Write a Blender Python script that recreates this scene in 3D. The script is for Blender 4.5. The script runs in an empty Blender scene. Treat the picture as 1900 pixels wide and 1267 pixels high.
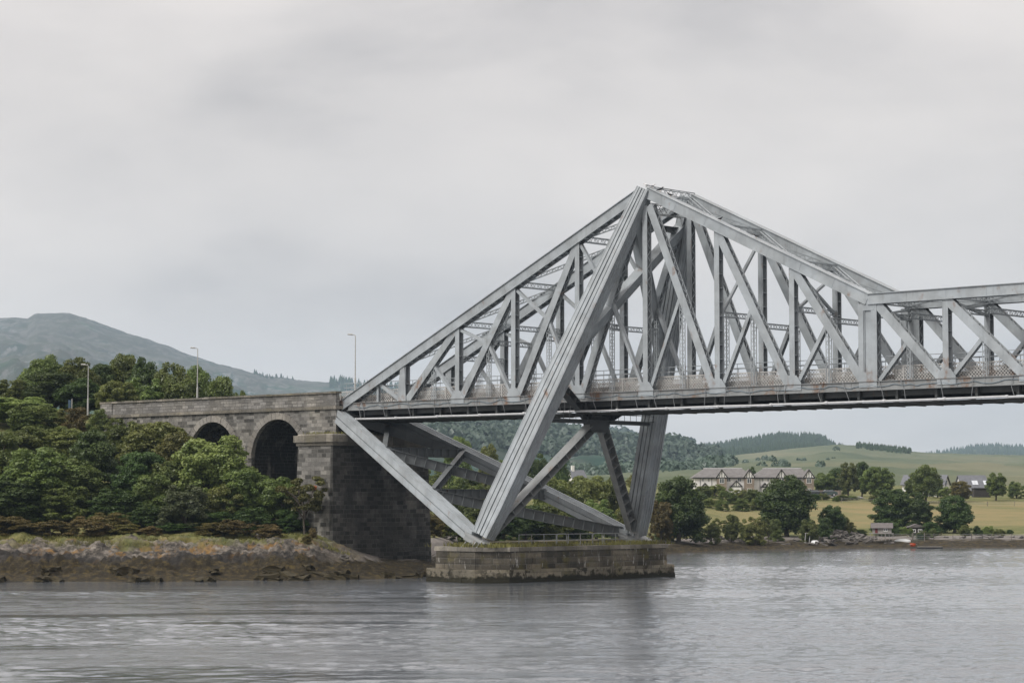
import bpy, bmesh, math, random
import numpy as np
from mathutils import Vector, Matrix
R = math.radians
# ------------------------------------------------------------------ camera, sky, sun, exposure
SC = bpy.context.scene
COL = SC.collection
F, PIT, H = 4258.03, 0.0691, 7.5          # focal length in pixels of a 1900 px frame, pitch, eye height
cam_d = bpy.data.cameras.new('camera'); cam = bpy.data.objects.new('camera', cam_d); COL.objects.link(cam)
cam.location = (0, 0, H); cam.rotation_euler = (math.pi/2 + PIT, 0, 0)
cam_d.sensor_width = 36; cam_d.lens = 36*F/1900; cam_d.clip_start = 1; cam_d.clip_end = 30000
SC.camera = cam
SUN_EL, SUN_AZ = R(42), R(-125)            # azimuth measured from +Y towards +X: the sun is behind, to the left
W = bpy.data.worlds.new('World'); SC.world = W; W.use_nodes = True
nt = W.node_tree; nt.nodes.clear()
def N(t, typ, **kw):
    n = t.nodes.new(typ)
    for k, v in kw.items(): setattr(n, k, v)
    return n
def L(t, a, b): t.links.new(a, b)
sky = N(nt, 'ShaderNodeTexSky', sky_type='NISHITA'); sky.sun_disc = False
sky.sun_elevation = SUN_EL; sky.sun_rotation = SUN_AZ
bg1 = N(nt, 'ShaderNodeBackground'); bg1.inputs[1].default_value = 0.06
L(nt, sky.outputs[0], bg1.inputs[0])
tc = N(nt, 'ShaderNodeTexCoord'); mp = N(nt, 'ShaderNodeMapping'); mp.inputs['Scale'].default_value = (1, 1, 2.6)
mp.inputs['Rotation'].default_value = (0, R(14), 0); mp.inputs['Location'].default_value = (0.31, 0.2, 0.77)
L(nt, tc.outputs['Generated'], mp.inputs[0])
nz = N(nt, 'ShaderNodeTexNoise'); nz.inputs['Scale'].default_value = 4.2; nz.inputs['Detail'].default_value = 6; nz.inputs['Roughness'].default_value = .5
nz.inputs['Distortion'].default_value = .15
L(nt, mp.outputs[0], nz.inputs[0])
cr = N(nt, 'ShaderNodeValToRGB'); e = cr.color_ramp.elements
e[0].position = .34; e[0].color = (.590, .555, .543, 1); e[1].position = .62; e[1].color = (.865, .805, .765, 1)
m_ = e.new(.48); m_.color = (.765, .715, .686, 1)
L(nt, nz.outputs[0], cr.inputs[0])
sx = N(nt, 'ShaderNodeSeparateXYZ'); L(nt, tc.outputs['Generated'], sx.inputs[0])
mr = N(nt, 'ShaderNodeMapRange'); mr.inputs[1].default_value = .17; mr.inputs[2].default_value = 1; mr.inputs[3].default_value = 1; mr.inputs[4].default_value = 2.6
L(nt, sx.outputs[2], mr.inputs[0])
bg2 = N(nt, 'ShaderNodeBackground'); L(nt, cr.outputs[0], bg2.inputs[0]); gr = N(nt, 'ShaderNodeMapRange'); gr.inputs[1].default_value = -.03; gr.inputs[2].default_value = -.005; gr.inputs[3].default_value = .16; gr.inputs[4].default_value = 1
L(nt, sx.outputs[2], gr.inputs[0])         # below the horizon lie dark sea and land, not sky
mu = N(nt, 'ShaderNodeMath', operation='MULTIPLY'); L(nt, mr.outputs[0], mu.inputs[0]); L(nt, gr.outputs[0], mu.inputs[1])
az = N(nt, 'ShaderNodeMapRange'); az.inputs[1].default_value = -.9; az.inputs[2].default_value = -.26; az.inputs[3].default_value = 1.35; az.inputs[4].default_value = 1
L(nt, sx.outputs[0], az.inputs[0])         # the cloud is brighter towards the hidden sun on the left, duller on the right
az2 = N(nt, 'ShaderNodeMapRange'); az2.inputs[1].default_value = .26; az2.inputs[2].default_value = .85; az2.inputs[3].default_value = 1; az2.inputs[4].default_value = .42
L(nt, sx.outputs[0], az2.inputs[0])
mu2 = N(nt, 'ShaderNodeMath', operation='MULTIPLY'); L(nt, az.outputs[0], mu2.inputs[0]); L(nt, az2.outputs[0], mu2.inputs[1])
mu3 = N(nt, 'ShaderNodeMath', operation='MULTIPLY'); L(nt, mu.outputs[0], mu3.inputs[0]); L(nt, mu2.outputs[0], mu3.inputs[1])
L(nt, mu3.outputs[0], bg2.inputs[1])
mx = N(nt, 'ShaderNodeMixShader'); mx.inputs[0].default_value = .93
L(nt, bg1.outputs[0], mx.inputs[1]); L(nt, bg2.outputs[0], mx.inputs[2])
wo = N(nt, 'ShaderNodeOutputWorld'); L(nt, mx.outputs[0], wo.inputs[0])
sl = bpy.data.lights.new('sun', 'SUN'); sl.energy = 2.1; sl.angle = R(14); sl.color = (1, .97, .92)
so = bpy.data.objects.new('sun', sl); COL.objects.link(so)
sdir = Vector((math.sin(SUN_AZ)*math.cos(SUN_EL), math.cos(SUN_AZ)*math.cos(SUN_EL), math.sin(SUN_EL)))
so.rotation_euler = sdir.to_track_quat('Z', 'Y').to_euler(); so.location = (-200, 0, 300)
SC.view_settings.view_transform = 'Standard'; SC.view_settings.look = 'None'
SC.view_settings.exposure = 0; SC.view_settings.gamma = 1; SC.view_settings.use_curve_mapping = False
SC.cycles.max_bounces = 6; SC.cycles.diffuse_bounces = 2; SC.cycles.glossy_bounces = 3; SC.cycles.transmission_bounces = 2
SC.cycles.volume_bounces = 1; SC.cycles.transparent_max_bounces = 4
SC.cycles.use_denoising = True

# ------------------------------------------------------------------ helpers
rng = random.Random(7); NR = np.random.default_rng(7)
def ray(px, py):
    cp, sp = math.cos(PIT), math.sin(PIT)
    a, b = (px-950)/F, (633.5-py)/F
    return Vector((a, cp - sp*b, sp + cp*b))
def at(px, py, D):                          # the point seen at a pixel, D metres in front
    r = ray(px, py); return Vector((0, 0, H)) + r*(D/r.y)
def zat(px, py, D): return at(px, py, D).z
def tag(o, label=None, cat=None, group=None, kind=None):
    if label: o['label'] = label
    if cat: o['category'] = cat
    if group: o['group'] = group
    if kind: o['kind'] = kind
    return o
def empty(name, loc=(0, 0, 0), rz=0):
    o = bpy.data.objects.new(name, None); COL.objects.link(o); o.location = loc; o.rotation_euler = (0, 0, rz); return o
def copy_tree(o, parent=None):
    c = o.copy(); COL.objects.link(c)
    if parent is not None: c.parent = parent
    for ch in o.children: copy_tree(ch, c)
    return c
class MB:
    def __init__(s): s.v = []; s.f = []
    def add(s, vs, fs):
        b = len(s.v); s.v += [tuple(v) for v in vs]; s.f += [tuple(b+i for i in f) for f in fs]
    def frame_box(s, p0, p1, sv, nv, ws, wn, os=0, on=0, ws1=None, wn1=None):
        ws1 = ws if ws1 is None else ws1; wn1 = wn if wn1 is None else wn1
        vs = []
        for p, a, b in ((p0, ws, wn), (p1, ws1, wn1)):
            for i, j in ((-1, -1), (1, -1), (1, 1), (-1, 1)):
                vs.append(p + sv*(os + i*a/2) + nv*(on + j*b/2))
        s.add(vs, [(0, 3, 2, 1), (4, 5, 6, 7), (0, 1, 5, 4), (1, 2, 6, 5), (2, 3, 7, 6), (3, 0, 4, 7)])
    def bar(s, p0, p1, n, ws, wn, os=0, on=0, ws1=None, wn1=None):
        p0, p1 = Vector(p0), Vector(p1); sv, nv = frame(p0, p1, n); s.frame_box(p0, p1, sv, nv, ws, wn, os, on, ws1, wn1)
    def box(s, x0, x1, y0, y1, z0, z1):
        vs = [(x, y, z) for z in (z0, z1) for x, y in ((x0, y0), (x1, y0), (x1, y1), (x0, y1))]
        s.add(vs, [(0, 3, 2, 1), (4, 5, 6, 7), (0, 1, 5, 4), (1, 2, 6, 5), (2, 3, 7, 6), (3, 0, 4, 7)])
    def tube(s, pts, rad, n=6, cap=True):
        pts = [Vector(p) for p in pts]; rs = rad if isinstance(rad, (list, tuple)) else [rad]*len(pts)
        vs = []; fs = []
        for i, p in enumerate(pts):
            d = (pts[min(i+1, len(pts)-1)] - pts[max(i-1, 0)]).normalized()
            u = d.cross(Vector((0, 0, 1)) if abs(d.z) < .9 else Vector((1, 0, 0))).normalized(); w = d.cross(u)
            for k in range(n):
                a = 2*math.pi*k/n; vs.append(p + (u*math.cos(a) + w*math.sin(a))*rs[i])
        for i in range(len(pts)-1):
            for k in range(n):
                fs.append((i*n+k, i*n+(k+1) % n, (i+1)*n+(k+1) % n, (i+1)*n+k))
        if cap: fs += [tuple(range(n-1, -1, -1)), tuple((len(pts)-1)*n+k for k in range(n))]
        s.add(vs, fs)
    def prism(s, poly, y0, y1):             # poly in (x,z), extruded along y
        n = len(poly)
        vs = [(x, y0, z) for x, z in poly] + [(x, y1, z) for x, z in poly]
        fs = [tuple(range(n)), tuple(range(2*n-1, n-1, -1))] + [(i, n+i, n+(i+1) % n, (i+1) % n) for i in range(n)]
        s.add(vs, fs)
    def prism_z(s, poly, z0, z1, poly1=None):
        n = len(poly); poly1 = poly1 or poly
        vs = [(x, y, z0) for x, y in poly] + [(x, y, z1) for x, y in poly1]
        fs = [tuple(range(n-1, -1, -1)), tuple(range(n, 2*n))] + [(i, (i+1) % n, n+(i+1) % n, n+i) for i in range(n)]
        s.add(vs, fs)
    def build(s, name, mat, parent=None, smooth=False, loc=None, rz=0):
        me = bpy.data.meshes.new(name); me.from_pydata(s.v, [], s.f); me.materials.append(mat)
        bm = bmesh.new(); bm.from_mesh(me); bmesh.ops.recalc_face_normals(bm, faces=bm.faces); bm.to_mesh(me); bm.free()
        if smooth: me.shade_smooth()
        o = bpy.data.objects.new(name, me); COL.objects.link(o)
        if parent is not None: o.parent = parent
        if loc is not None: o.location = loc
        o.rotation_euler = (0, 0, rz)
        return o
def frame(p0, p1, n):
    a = (p1-p0).normalized(); n = Vector(n); nv = (n - a*n.dot(a)).normalized(); return a.cross(nv).normalized(), nv
def np_mesh(name, verts, quads, mat, parent=None, smooth=False, tris=False):
    k = 3 if tris else 4
    me = bpy.data.meshes.new(name); nv, nf = len(verts), len(quads)
    me.vertices.add(nv); me.vertices.foreach_set('co', np.asarray(verts, np.float32).ravel())
    me.loops.add(nf*k); me.loops.foreach_set('vertex_index', np.asarray(quads, np.int32).ravel())
    me.polygons.add(nf); me.polygons.foreach_set('loop_start', np.arange(0, nf*k, k, dtype=np.int32))
    me.update(calc_edges=True); me.validate(); me.materials.append(mat)
    if smooth: me.shade_smooth()
    o = bpy.data.objects.new(name, me); COL.objects.link(o)
    if parent is not None: o.parent = parent
    return o
def hash2(i, j, seed):
    n = (i*374761393 + j*668265263 + seed*974634217) & 0x7fffffff
    n = ((n ^ (n >> 13))*1274126177) & 0x7fffffff
    return ((n ^ (n >> 16)) & 0xffff)/65535.0
def vnoise(x, y, seed=0):
    x = np.asarray(x, float); y = np.asarray(y, float)
    i = np.floor(x).astype(np.int64); j = np.floor(y).astype(np.int64); fx = x-i; fy = y-j
    fx = fx*fx*(3-2*fx); fy = fy*fy*(3-2*fy)
    return (hash2(i, j, seed)*(1-fx)+hash2(i+1, j, seed)*fx)*(1-fy) + (hash2(i, j+1, seed)*(1-fx)+hash2(i+1, j+1, seed)*fx)*fy
def fbm(x, y, o=5, seed=0, g=.5):
    t = 0; a = 1; s = 0
    for k in range(o): t = t + a*vnoise(x*2**k, y*2**k, seed+k*17); s += a; a *= g
    return t/s
def sm(x, a, b):
    t = np.clip((np.asarray(x, float)-a)/(b-a), 0, 1); return t*t*(3-2*t)

# ------------------------------------------------------------------ materials
def newmat(name):
    m = bpy.data.materials.new(name); m.use_nodes = True; t = m.node_tree; t.nodes.clear()
    out = N(t, 'ShaderNodeOutputMaterial'); b = N(t, 'ShaderNodeBsdfPrincipled'); L(t, b.outputs[0], out.inputs[0])
    b.inputs['Specular IOR Level'].default_value = .3
    return m, t, b
def c4(c): return (c[0], c[1], c[2], 1)
def noise(t, co, scale, detail=4, rough=.55, sc=(1, 1, 1), dist=0):
    mp = N(t, 'ShaderNodeMapping'); mp.inputs['Scale'].default_value = sc; L(t, co, mp.inputs[0])
    n = N(t, 'ShaderNodeTexNoise'); n.inputs['Scale'].default_value = scale; n.inputs['Detail'].default_value = detail
    n.inputs['Roughness'].default_value = rough; n.inputs['Distortion'].default_value = dist
    L(t, mp.outputs[0], n.inputs[0]); return n.outputs[0]
def ramp(t, fac, stops):
    r = N(t, 'ShaderNodeValToRGB'); e = r.color_ramp.elements
    e[0].position, e[0].color = stops[0][0], c4(stops[0][1]); e[1].position, e[1].color = stops[-1][0], c4(stops[-1][1])
    for p, c in stops[1:-1]: k = e.new(p); k.color = c4(c)
    L(t, fac, r.inputs[0]); return r.outputs[0]
def mask(t, fac, a, b):
    r = N(t, 'ShaderNodeMapRange'); r.inputs[1].default_value = a; r.inputs[2].default_value = b; L(t, fac, r.inputs[0]); return r.outputs[0]
def mixc(t, fac, a, b, mode='MIX'):
    m = N(t, 'ShaderNodeMix', data_type='RGBA', blend_type=mode)
    for s, v in ((0, fac), (6, a), (7, b)):
        if hasattr(v, 'is_output') : L(t, v, m.inputs[s])
        elif isinstance(v, (int, float)): m.inputs[s].default_value = v
        else: m.inputs[s].default_value = c4(v)
    return m.outputs[2]
def math_(t, op, a, b=0.0):
    m = N(t, 'ShaderNodeMath', operation=op)
    for s, v in ((0, a), (1, b)):
        if hasattr(v, 'is_output'): L(t, v, m.inputs[s])
        else: m.inputs[s].default_value = v
    return m.outputs[0]
def bump(t, b, h, dist, strength=1):
    k = N(t, 'ShaderNodeBump'); k.inputs['Distance'].default_value = dist; k.inputs['Strength'].default_value = strength
    L(t, h, k.inputs['Height']); L(t, k.outputs[0], b.inputs['Normal'])
def coords(t, which='Object'): return N(t, 'ShaderNodeTexCoord').outputs[which]
def sep(t, co):
    s = N(t, 'ShaderNodeSeparateXYZ'); L(t, co, s.inputs[0]); return s.outputs

def simple(name, col, rough=.7, var=.25, scale=2.0, metal=0, spec=.3):
    m, t, b = newmat(name); co = coords(t)
    n = noise(t, co, scale, 5)
    L(t, ramp(t, n, [(.25, [c*(1-var) for c in col]), (.75, [min(1, c*(1+var)) for c in col])]), b.inputs['Base Color'])
    b.inputs['Roughness'].default_value = rough; b.inputs['Metallic'].default_value = metal; b.inputs['Specular IOR Level'].default_value = spec
    return m
def steel(name, col, rust=.5, grime=.5):
    m, t, b = newmat(name); co = coords(t); s = sep(t, co)
    c = ramp(t, noise(t, co, .55, 6), [(.3, [k*.74 for k in col]), (.7, [k*1.12 for k in col])])
    # pale chalking and dark run-off streaks
    st = noise(t, co, 1.0, 6, .62, (2.6, 2.6, .25))
    c = mixc(t, math_(t, 'MULTIPLY', mask(t, st, .56, .74), .5*grime), c, [k*.45 for k in (col[0], col[1]*.97, col[2]*.9)])
    c = mixc(t, math_(t, 'MULTIPLY', mask(t, noise(t, co, .33, 2, .5), .52, .54), .16), c, [k*1.25 for k in (col[0]*.95, col[1], col[2]*1.06)])
    c = mixc(t, math_(t, 'MULTIPLY', mask(t, noise(t, co, .8, 2, .5, (1, 1.3, .8)), .57, .59), .22), c, [k*.62 for k in col])
    # rust: in blotches, mostly round the joints at deck level
    zone = math_(t, 'SUBTRACT', 1.0, mask(t, math_(t, 'ABSOLUTE', math_(t, 'SUBTRACT', s[2], 17.9)), .3, 2.0))
    rn = math_(t, 'ADD', noise(t, co, .9, 7, .62, (1, 1, .55)), math_(t, 'MULTIPLY', zone, .07))
    c = mixc(t, math_(t, 'MULTIPLY', mask(t, rn, .66-.06*rust, .78-.06*rust), .8), c, (.17, .085, .04))
    L(t, c, b.inputs['Base Color']); b.inputs['Roughness'].default_value = .55; b.inputs['Specular IOR Level'].default_value = .35
    return m
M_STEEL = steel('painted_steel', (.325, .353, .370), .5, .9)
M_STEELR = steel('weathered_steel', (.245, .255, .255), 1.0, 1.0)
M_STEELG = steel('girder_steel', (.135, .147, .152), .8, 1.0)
M_STEELD = steel('deck_shade_steel', (.085, .09, .09), .5, 1.0)  # darker copy of the steel, with under-deck shade put into its colour
M_DECK = simple('dark_deck_timber', (.045, .045, .04), .9, .35, 1.5)
M_LATT = steel('lattice_paint', (.46, .45, .43), .2, .5)
M_PIPE = simple('galvanised_pipe', (.47, .48, .49), .4, .12, 3)
M_ROPE = simple('rope', (.23, .24, .25), .9, .2, 3)
M_HOSE = simple('blue_grey_hose', (.16, .20, .23), .8, .3, 2)
M_ASPH = simple('asphalt', (.055, .055, .055), .9, .2, 2)

def stone(name, dark, light, mortar, bw, bh, weed=None, damp=0.0, salt=False, lich=0.0, wet_shade_x=None, wet_shade_in=None):
    m, t, b = newmat(name); co = coords(t); s = sep(t, co)
    cb = N(t, 'ShaderNodeCombineXYZ'); L(t, math_(t, 'ADD', s[0], s[1]), cb.inputs[0]); L(t, s[2], cb.inputs[1])
    # two sizes of block mixed by a row pattern
    br = N(t, 'ShaderNodeTexBrick'); L(t, cb.outputs[0], br.inputs[0])
    br.inputs['Scale'].default_value = 1; br.inputs['Brick Width'].default_value = bw; br.inputs['Row Height'].default_value = bh
    br.inputs['Mortar Size'].default_value = .022; br.inputs['Mortar Smooth'].default_value = .3; br.inputs['Bias'].default_value = -.05
    br.inputs['Color1'].default_value = (0, 0, 0, 1); br.inputs['Color2'].default_value = (1, 1, 1, 1); br.inputs['Mortar'].default_value = (.5, .5, .5, 1)
    br.offset = .46; br.squash = .72; br.squash_frequency = 3
    c = ramp(t, br.outputs['Color'], [(0.0, dark), (.45, [(a*.6+e*.4) for a, e in zip(dark, light)]), (1.0, light)])
    c = mixc(t, math_(t, 'MULTIPLY', mask(t, noise(t, co, 3.5, 6, .7), .50, .70), .55), c, [k*.5 for k in dark], 'MIX')
    c = mixc(t, mask(t, noise(t, co, .35, 4), .42, .68), c, [1.25, 1.22, 1.15], 'MULTIPLY')
    mo = math_(t, 'MULTIPLY', br.outputs['Fac'], mask(t, noise(t, co, .5, 4), .36, .58))
    c = mixc(t, mo, c, mortar)
    if damp:
        dn = noise(t, co, .22, 5, .6, (1.4, 1.4, .5))
        dm = math_(t, 'MULTIPLY', mask(t, dn, .40, .58), damp)
        if wet_shade_x is not None:               # face under the deck: run-off stains plus its shading painted into the colour
            dm = math_(t, 'MAXIMUM', math_(t, 'MULTIPLY', dm, .45), math_(t, 'MULTIPLY', mask(t, s[0], wet_shade_x-.25, wet_shade_x), mask(t, dn, .22, .50)))
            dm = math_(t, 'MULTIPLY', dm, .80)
        if wet_shade_in is not None:              # arch insides: damp stains, and their shade painted into the stone colour
            dm = math_(t, 'MAXIMUM', dm, math_(t, 'MULTIPLY', math_(t, 'SUBTRACT', 1.0, mask(t, math_(t, 'ABSOLUTE', s[1]), wet_shade_in-.35, wet_shade_in)), mask(t, noise(t, co, .5, 5, .6, (1.4, 1.4, .4)), .25, .5)))
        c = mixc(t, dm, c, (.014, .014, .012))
    if damp: c = mixc(t, math_(t, 'MULTIPLY', mo, .55), c, [k*.5 for k in mortar])
    if lich:
        c = mixc(t, math_(t, 'MULTIPLY', mask(t, noise(t, co, .45, 6, .65), .52, .66), lich), c, (.125, .110, .034))
    if salt:
        sn = noise(t, co, 2.2, 5, .6, (1.3, 1.3, .35))
        c = mixc(t, math_(t, 'MULTIPLY', mask(t, sn, .62, .68), .75), c, (.5, .49, .46))
    if weed is not None:
        wn = math_(t, 'ADD', s[2], math_(t, 'MULTIPLY', noise(t, co, 1.1, 5, .7), 1.7))
        c = mixc(t, math_(t, 'SUBTRACT', 1.0, mask(t, wn, weed+.75, weed+.98)), c, (.022, .020, .010))
        bl = math_(t, 'MULTIPLY', mask(t, noise(t, co, 1.6, 6, .65, (1, 1, .8)), .50, .56), mask(t, noise(t, co, .16, 3), .42, .55))
        c = mixc(t, math_(t, 'MULTIPLY', bl, .9), c, (.025, .022, .013))
    L(t, c, b.inputs['Base Color']); b.inputs['Roughness'].default_value = .88
    hh = math_(t, 'ADD', math_(t, 'MULTIPLY', br.outputs['Fac'], -1.0), math_(t, 'MULTIPLY', noise(t, co, 4.5, 5, .7), 1.3))
    bump(t, b, hh, .09, .9)
    return m
M_ABUT = stone('granite_blocks', (.055, .053, .048), (.31, .30, .28), (.36, .35, .32), .95, .44, damp=.9, wet_shade_x=-6.75)
M_VIAD = stone('viaduct_granite', (.065, .063, .058), (.31, .30, .28), (.33, .32, .30), .8, .36, damp=.25, wet_shade_in=4.35)
M_PARA = stone('parapet_granite', (.145, .14, .132), (.31, .30, .285), (.12, .115, .11), 1.0, .32, damp=.2)
M_COPE = stone('coping_stone', (.15, .14, .12), (.28, .26, .225), (.12, .115, .1), 1.6, 1.2, damp=.35, lich=.3)
M_RING = stone('arch_stone', (.18, .17, .155), (.31, .295, .27), (.2, .19, .18), 3.0, 3.0, damp=.15)
M_PIERU = stone('pier_courses', (.07, .062, .048), (.25, .22, .17), (.30, .29, .26), 2.0, .55, damp=.6, salt=True, lich=.85)
M_PIERL = stone('pier_footing', (.14, .125, .095), (.30, .27, .21), (.2, .18, .15), 2.6, .9, weed=.5, damp=.15, lich=.45)

def leafmat(name, a, bcol, trans=.34):
    m = bpy.data.materials.new(name); m.use_nodes = True; t = m.node_tree; t.nodes.clear()
    out = N(t, 'ShaderNodeOutputMaterial'); oi = N(t, 'ShaderNodeObjectInfo'); co = coords(t)
    n = noise(t, co, .55, 3, .6); n2 = noise(t, co, 5.0, 2, .6)
    f = math_(t, 'ADD', math_(t, 'MULTIPLY', n, .75), math_(t, 'MULTIPLY', n2, .45))
    c = ramp(t, f, [(.40, a), (.78, bcol)])
    hs = N(t, 'ShaderNodeHueSaturation'); L(t, c, hs.inputs['Color'])
    L(t, math_(t, 'ADD', math_(t, 'MULTIPLY', oi.outputs['Random'], .035), .4825), hs.inputs['Hue'])
    L(t, math_(t, 'ADD', math_(t, 'MULTIPLY', oi.outputs['Random'], .5), .75), hs.inputs['Value'])
    d = N(t, 'ShaderNodeBsdfDiffuse'); tr = N(t, 'ShaderNodeBsdfTranslucent'); gl = N(t, 'ShaderNodeBsdfGlossy')
    gl.inputs['Roughness'].default_value = .45
    L(t, hs.outputs[0], d.inputs[0]); L(t, hs.outputs[0], tr.inputs[0])
    x = N(t, 'ShaderNodeMixShader'); x.inputs[0].default_value = trans; L(t, d.outputs[0], x.inputs[1]); L(t, tr.outputs[0], x.inputs[2])
    y = N(t, 'ShaderNodeMixShader'); y.inputs[0].default_value = .035; L(t, x.outputs[0], y.inputs[1]); L(t, gl.outputs[0], y.inputs[2])
    L(t, y.outputs[0], out.inputs[0]); return m
M_LEAF = {'dark': leafmat('dark_leaves', (.026, .052, .014), (.098, .145, .035)),
          'mid': leafmat('green_leaves', (.046, .076, .020), (.200, .245, .062)),
          'light': leafmat('pale_leaves', (.09, .13, .032), (.28, .315, .09)),
          'olive': leafmat('olive_leaves', (.07, .085, .022), (.22, .225, .062)),
          'gorse': leafmat('gorse_leaves', (.055, .06, .018), (.21, .165, .05)),
          'brown': leafmat('russet_leaves', (.085, .075, .028), (.25, .185, .07)),
          'grey': leafmat('willow_leaves', (.055, .078, .034), (.175, .205, .098))}
M_BARK = simple('bark', (.085, .072, .058), .95, .35, 2)
M_PBARK = simple('pale_bark', (.26, .25, .22), .95, .25, 2)
M_GRASSB = simple('grass_blades', (.150, .145, .045), .9, .5, .25)

# ------------------------------------------------------------------ ground
SH = np.array([(-1500, 1085), (-400, 1082), (0, 1078), (300, 1077.5), (560, 1075), (700, 1073), (770, 1071), (805, 1066), (840, 1052), (900, 1046), (1050, 1039), (1255, 1025.5), (1350, 1021), (1458, 1018.7), (1570, 1016.6), (1900, 1014.8), (2600, 1013), (4000, 1012)], float)
HOR = 633.5 + F*math.tan(PIT)
def shoreD(px): return H*F/(np.interp(px, SH[:, 0], SH[:, 1]) - HOR)
PL = np.array([(-400, -14), (-80, -6), (-10, -1.4), (0, 0), (2, .75), (4.2, 1.55), (5.2, 2.0), (7.5, 2.75), (9.5, 3.35), (12, 3.7), (20, 4.6), (40, 7.5), (70, 10.5), (110, 12), (300, 14), (900, 18), (9000, 20)])
PM = np.array([(-400, -14), (-80, -6), (-10, -1.2), (0, 0), (6, .55), (12, .95), (20, 1.6), (32, 2.6), (60, 3.6), (150, 7), (300, 11), (900, 18), (9000, 20)])
PR = np.array([(-400, -14), (-80, -6), (-10, -.8), (0, 0), (7, .5), (14, 1.0), (22, 1.45), (40, 2.0), (60, 2.7), (140, 8.0), (300, 12), (900, 18), (9000, 20)])
def ground_parts(px, s):
    zl = np.interp(s, PL[:, 0], PL[:, 1]); zm = np.interp(s, PM[:, 0], PM[:, 1]); zr = np.interp(s, PR[:, 0], PR[:, 1])
    zl = zl + 7.5*sm(s, 22, 60)*sm(-px, -470, -180)
    wl = 1-sm(px, 560, 740); wr = sm(px, 950, 1250)
    return zl*wl + (1-wl)*((1-wr)*zm + wr*zr), wl, wr
def ground(x, y):
    px = 950 + F*np.asarray(x, float)/np.asarray(y, float); s = np.asarray(y, float)-shoreD(px)
    return ground_parts(px, s)[0]
def gz(px, D): return float(ground((px-950)/F*D, D))
def build_ground():
    pxs = np.concatenate([np.arange(-1400, -100, 40), np.arange(-100, 820, 4.5), np.arange(820, 2000, 8), np.arange(2000, 3600, 50)])
    ss = np.concatenate([[-300, -80, -20, -6, -2, -1], np.arange(-.5, 16, .38), np.arange(16, 40, 1.2), np.geomspace(40, 9000, 60)])
    PX, S = np.meshgrid(pxs, ss, indexing='ij'); D = shoreD(PX) + S; X = (PX-950)/F*D
    Z, wl, wr = ground_parts(PX, S)
    Z0 = Z.copy()
    n1 = fbm(X*.35, D*.55, 6, 3, .58)-.5; n2 = np.abs(fbm(X*.22+40, D*.5, 5, 9, .6)-.5)
    rocky = sm(S, .5, 3)*(1-sm(S, 10, 20))
    n3 = 1-2*np.abs(fbm(X*.8+7, D*1.6+X*.25, 5, 27, .62)-.5)
    Z = Z + rocky*wl*(n1*2.0 - n2*1.6 + .1 + (n3-.8)*1.3) + rocky*(1-wl)*(n1*.7+(n3-.8)*.5)
    Z = Z + sm(S, 16, 60)*(fbm(X*.05, D*.05, 4, 5)-.5)*.8
    V = np.stack([X, D, Z], -1).reshape(-1, 3)
    a, b = PX.shape; I = np.arange(a*b).reshape(a, b)
    Q = np.stack([I[:-1, :-1], I[1:, :-1], I[1:, 1:], I[:-1, 1:]], -1).reshape(-1, 4)
    o = np_mesh('ground', V, Q, ground_mat(), smooth=False); tag(o, kind='structure')
    jit = (fbm(X*.5, D*.9, 5, 21, .6)-.5)
    weedtop = 1.95*wl + .55*(1-wl)*(1-wr) + .95*(1-wl)*(1-wr) + 1.15*wr
    weed = 1-sm(Z0 + jit*1.1, weedtop-.2, weedtop+.1)
    grass = sm(S + jit*7, 8.5*wl + (14*(1-wr) + 24*wr)*(1-wl), 11.5*wl + (20*(1-wr) + 30*wr)*(1-wl))
    grass = grass*np.where(S < 45, 1-sm(PX + jit*60, 590, 680)*(1-sm(PX, 860, 960)), 1)
    field = sm(PX + jit*80, 1290, 1400)*sm(S + jit*12, 52, 64)*(1-sm(S, 118, 135))
    field = np.where(wl > .3, wl*sm(Z0 + jit*1.1, 1.72, 1.9)*(1-sm(Z0 + jit*1.4, 2.15, 2.45)), field)
    at_ = o.data.color_attributes.new('zone', 'FLOAT_COLOR', 'POINT')
    at_.data.foreach_set('color', np.stack([weed, grass, field, wl], -1).astype(np.float32).ravel())
    return o
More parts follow.
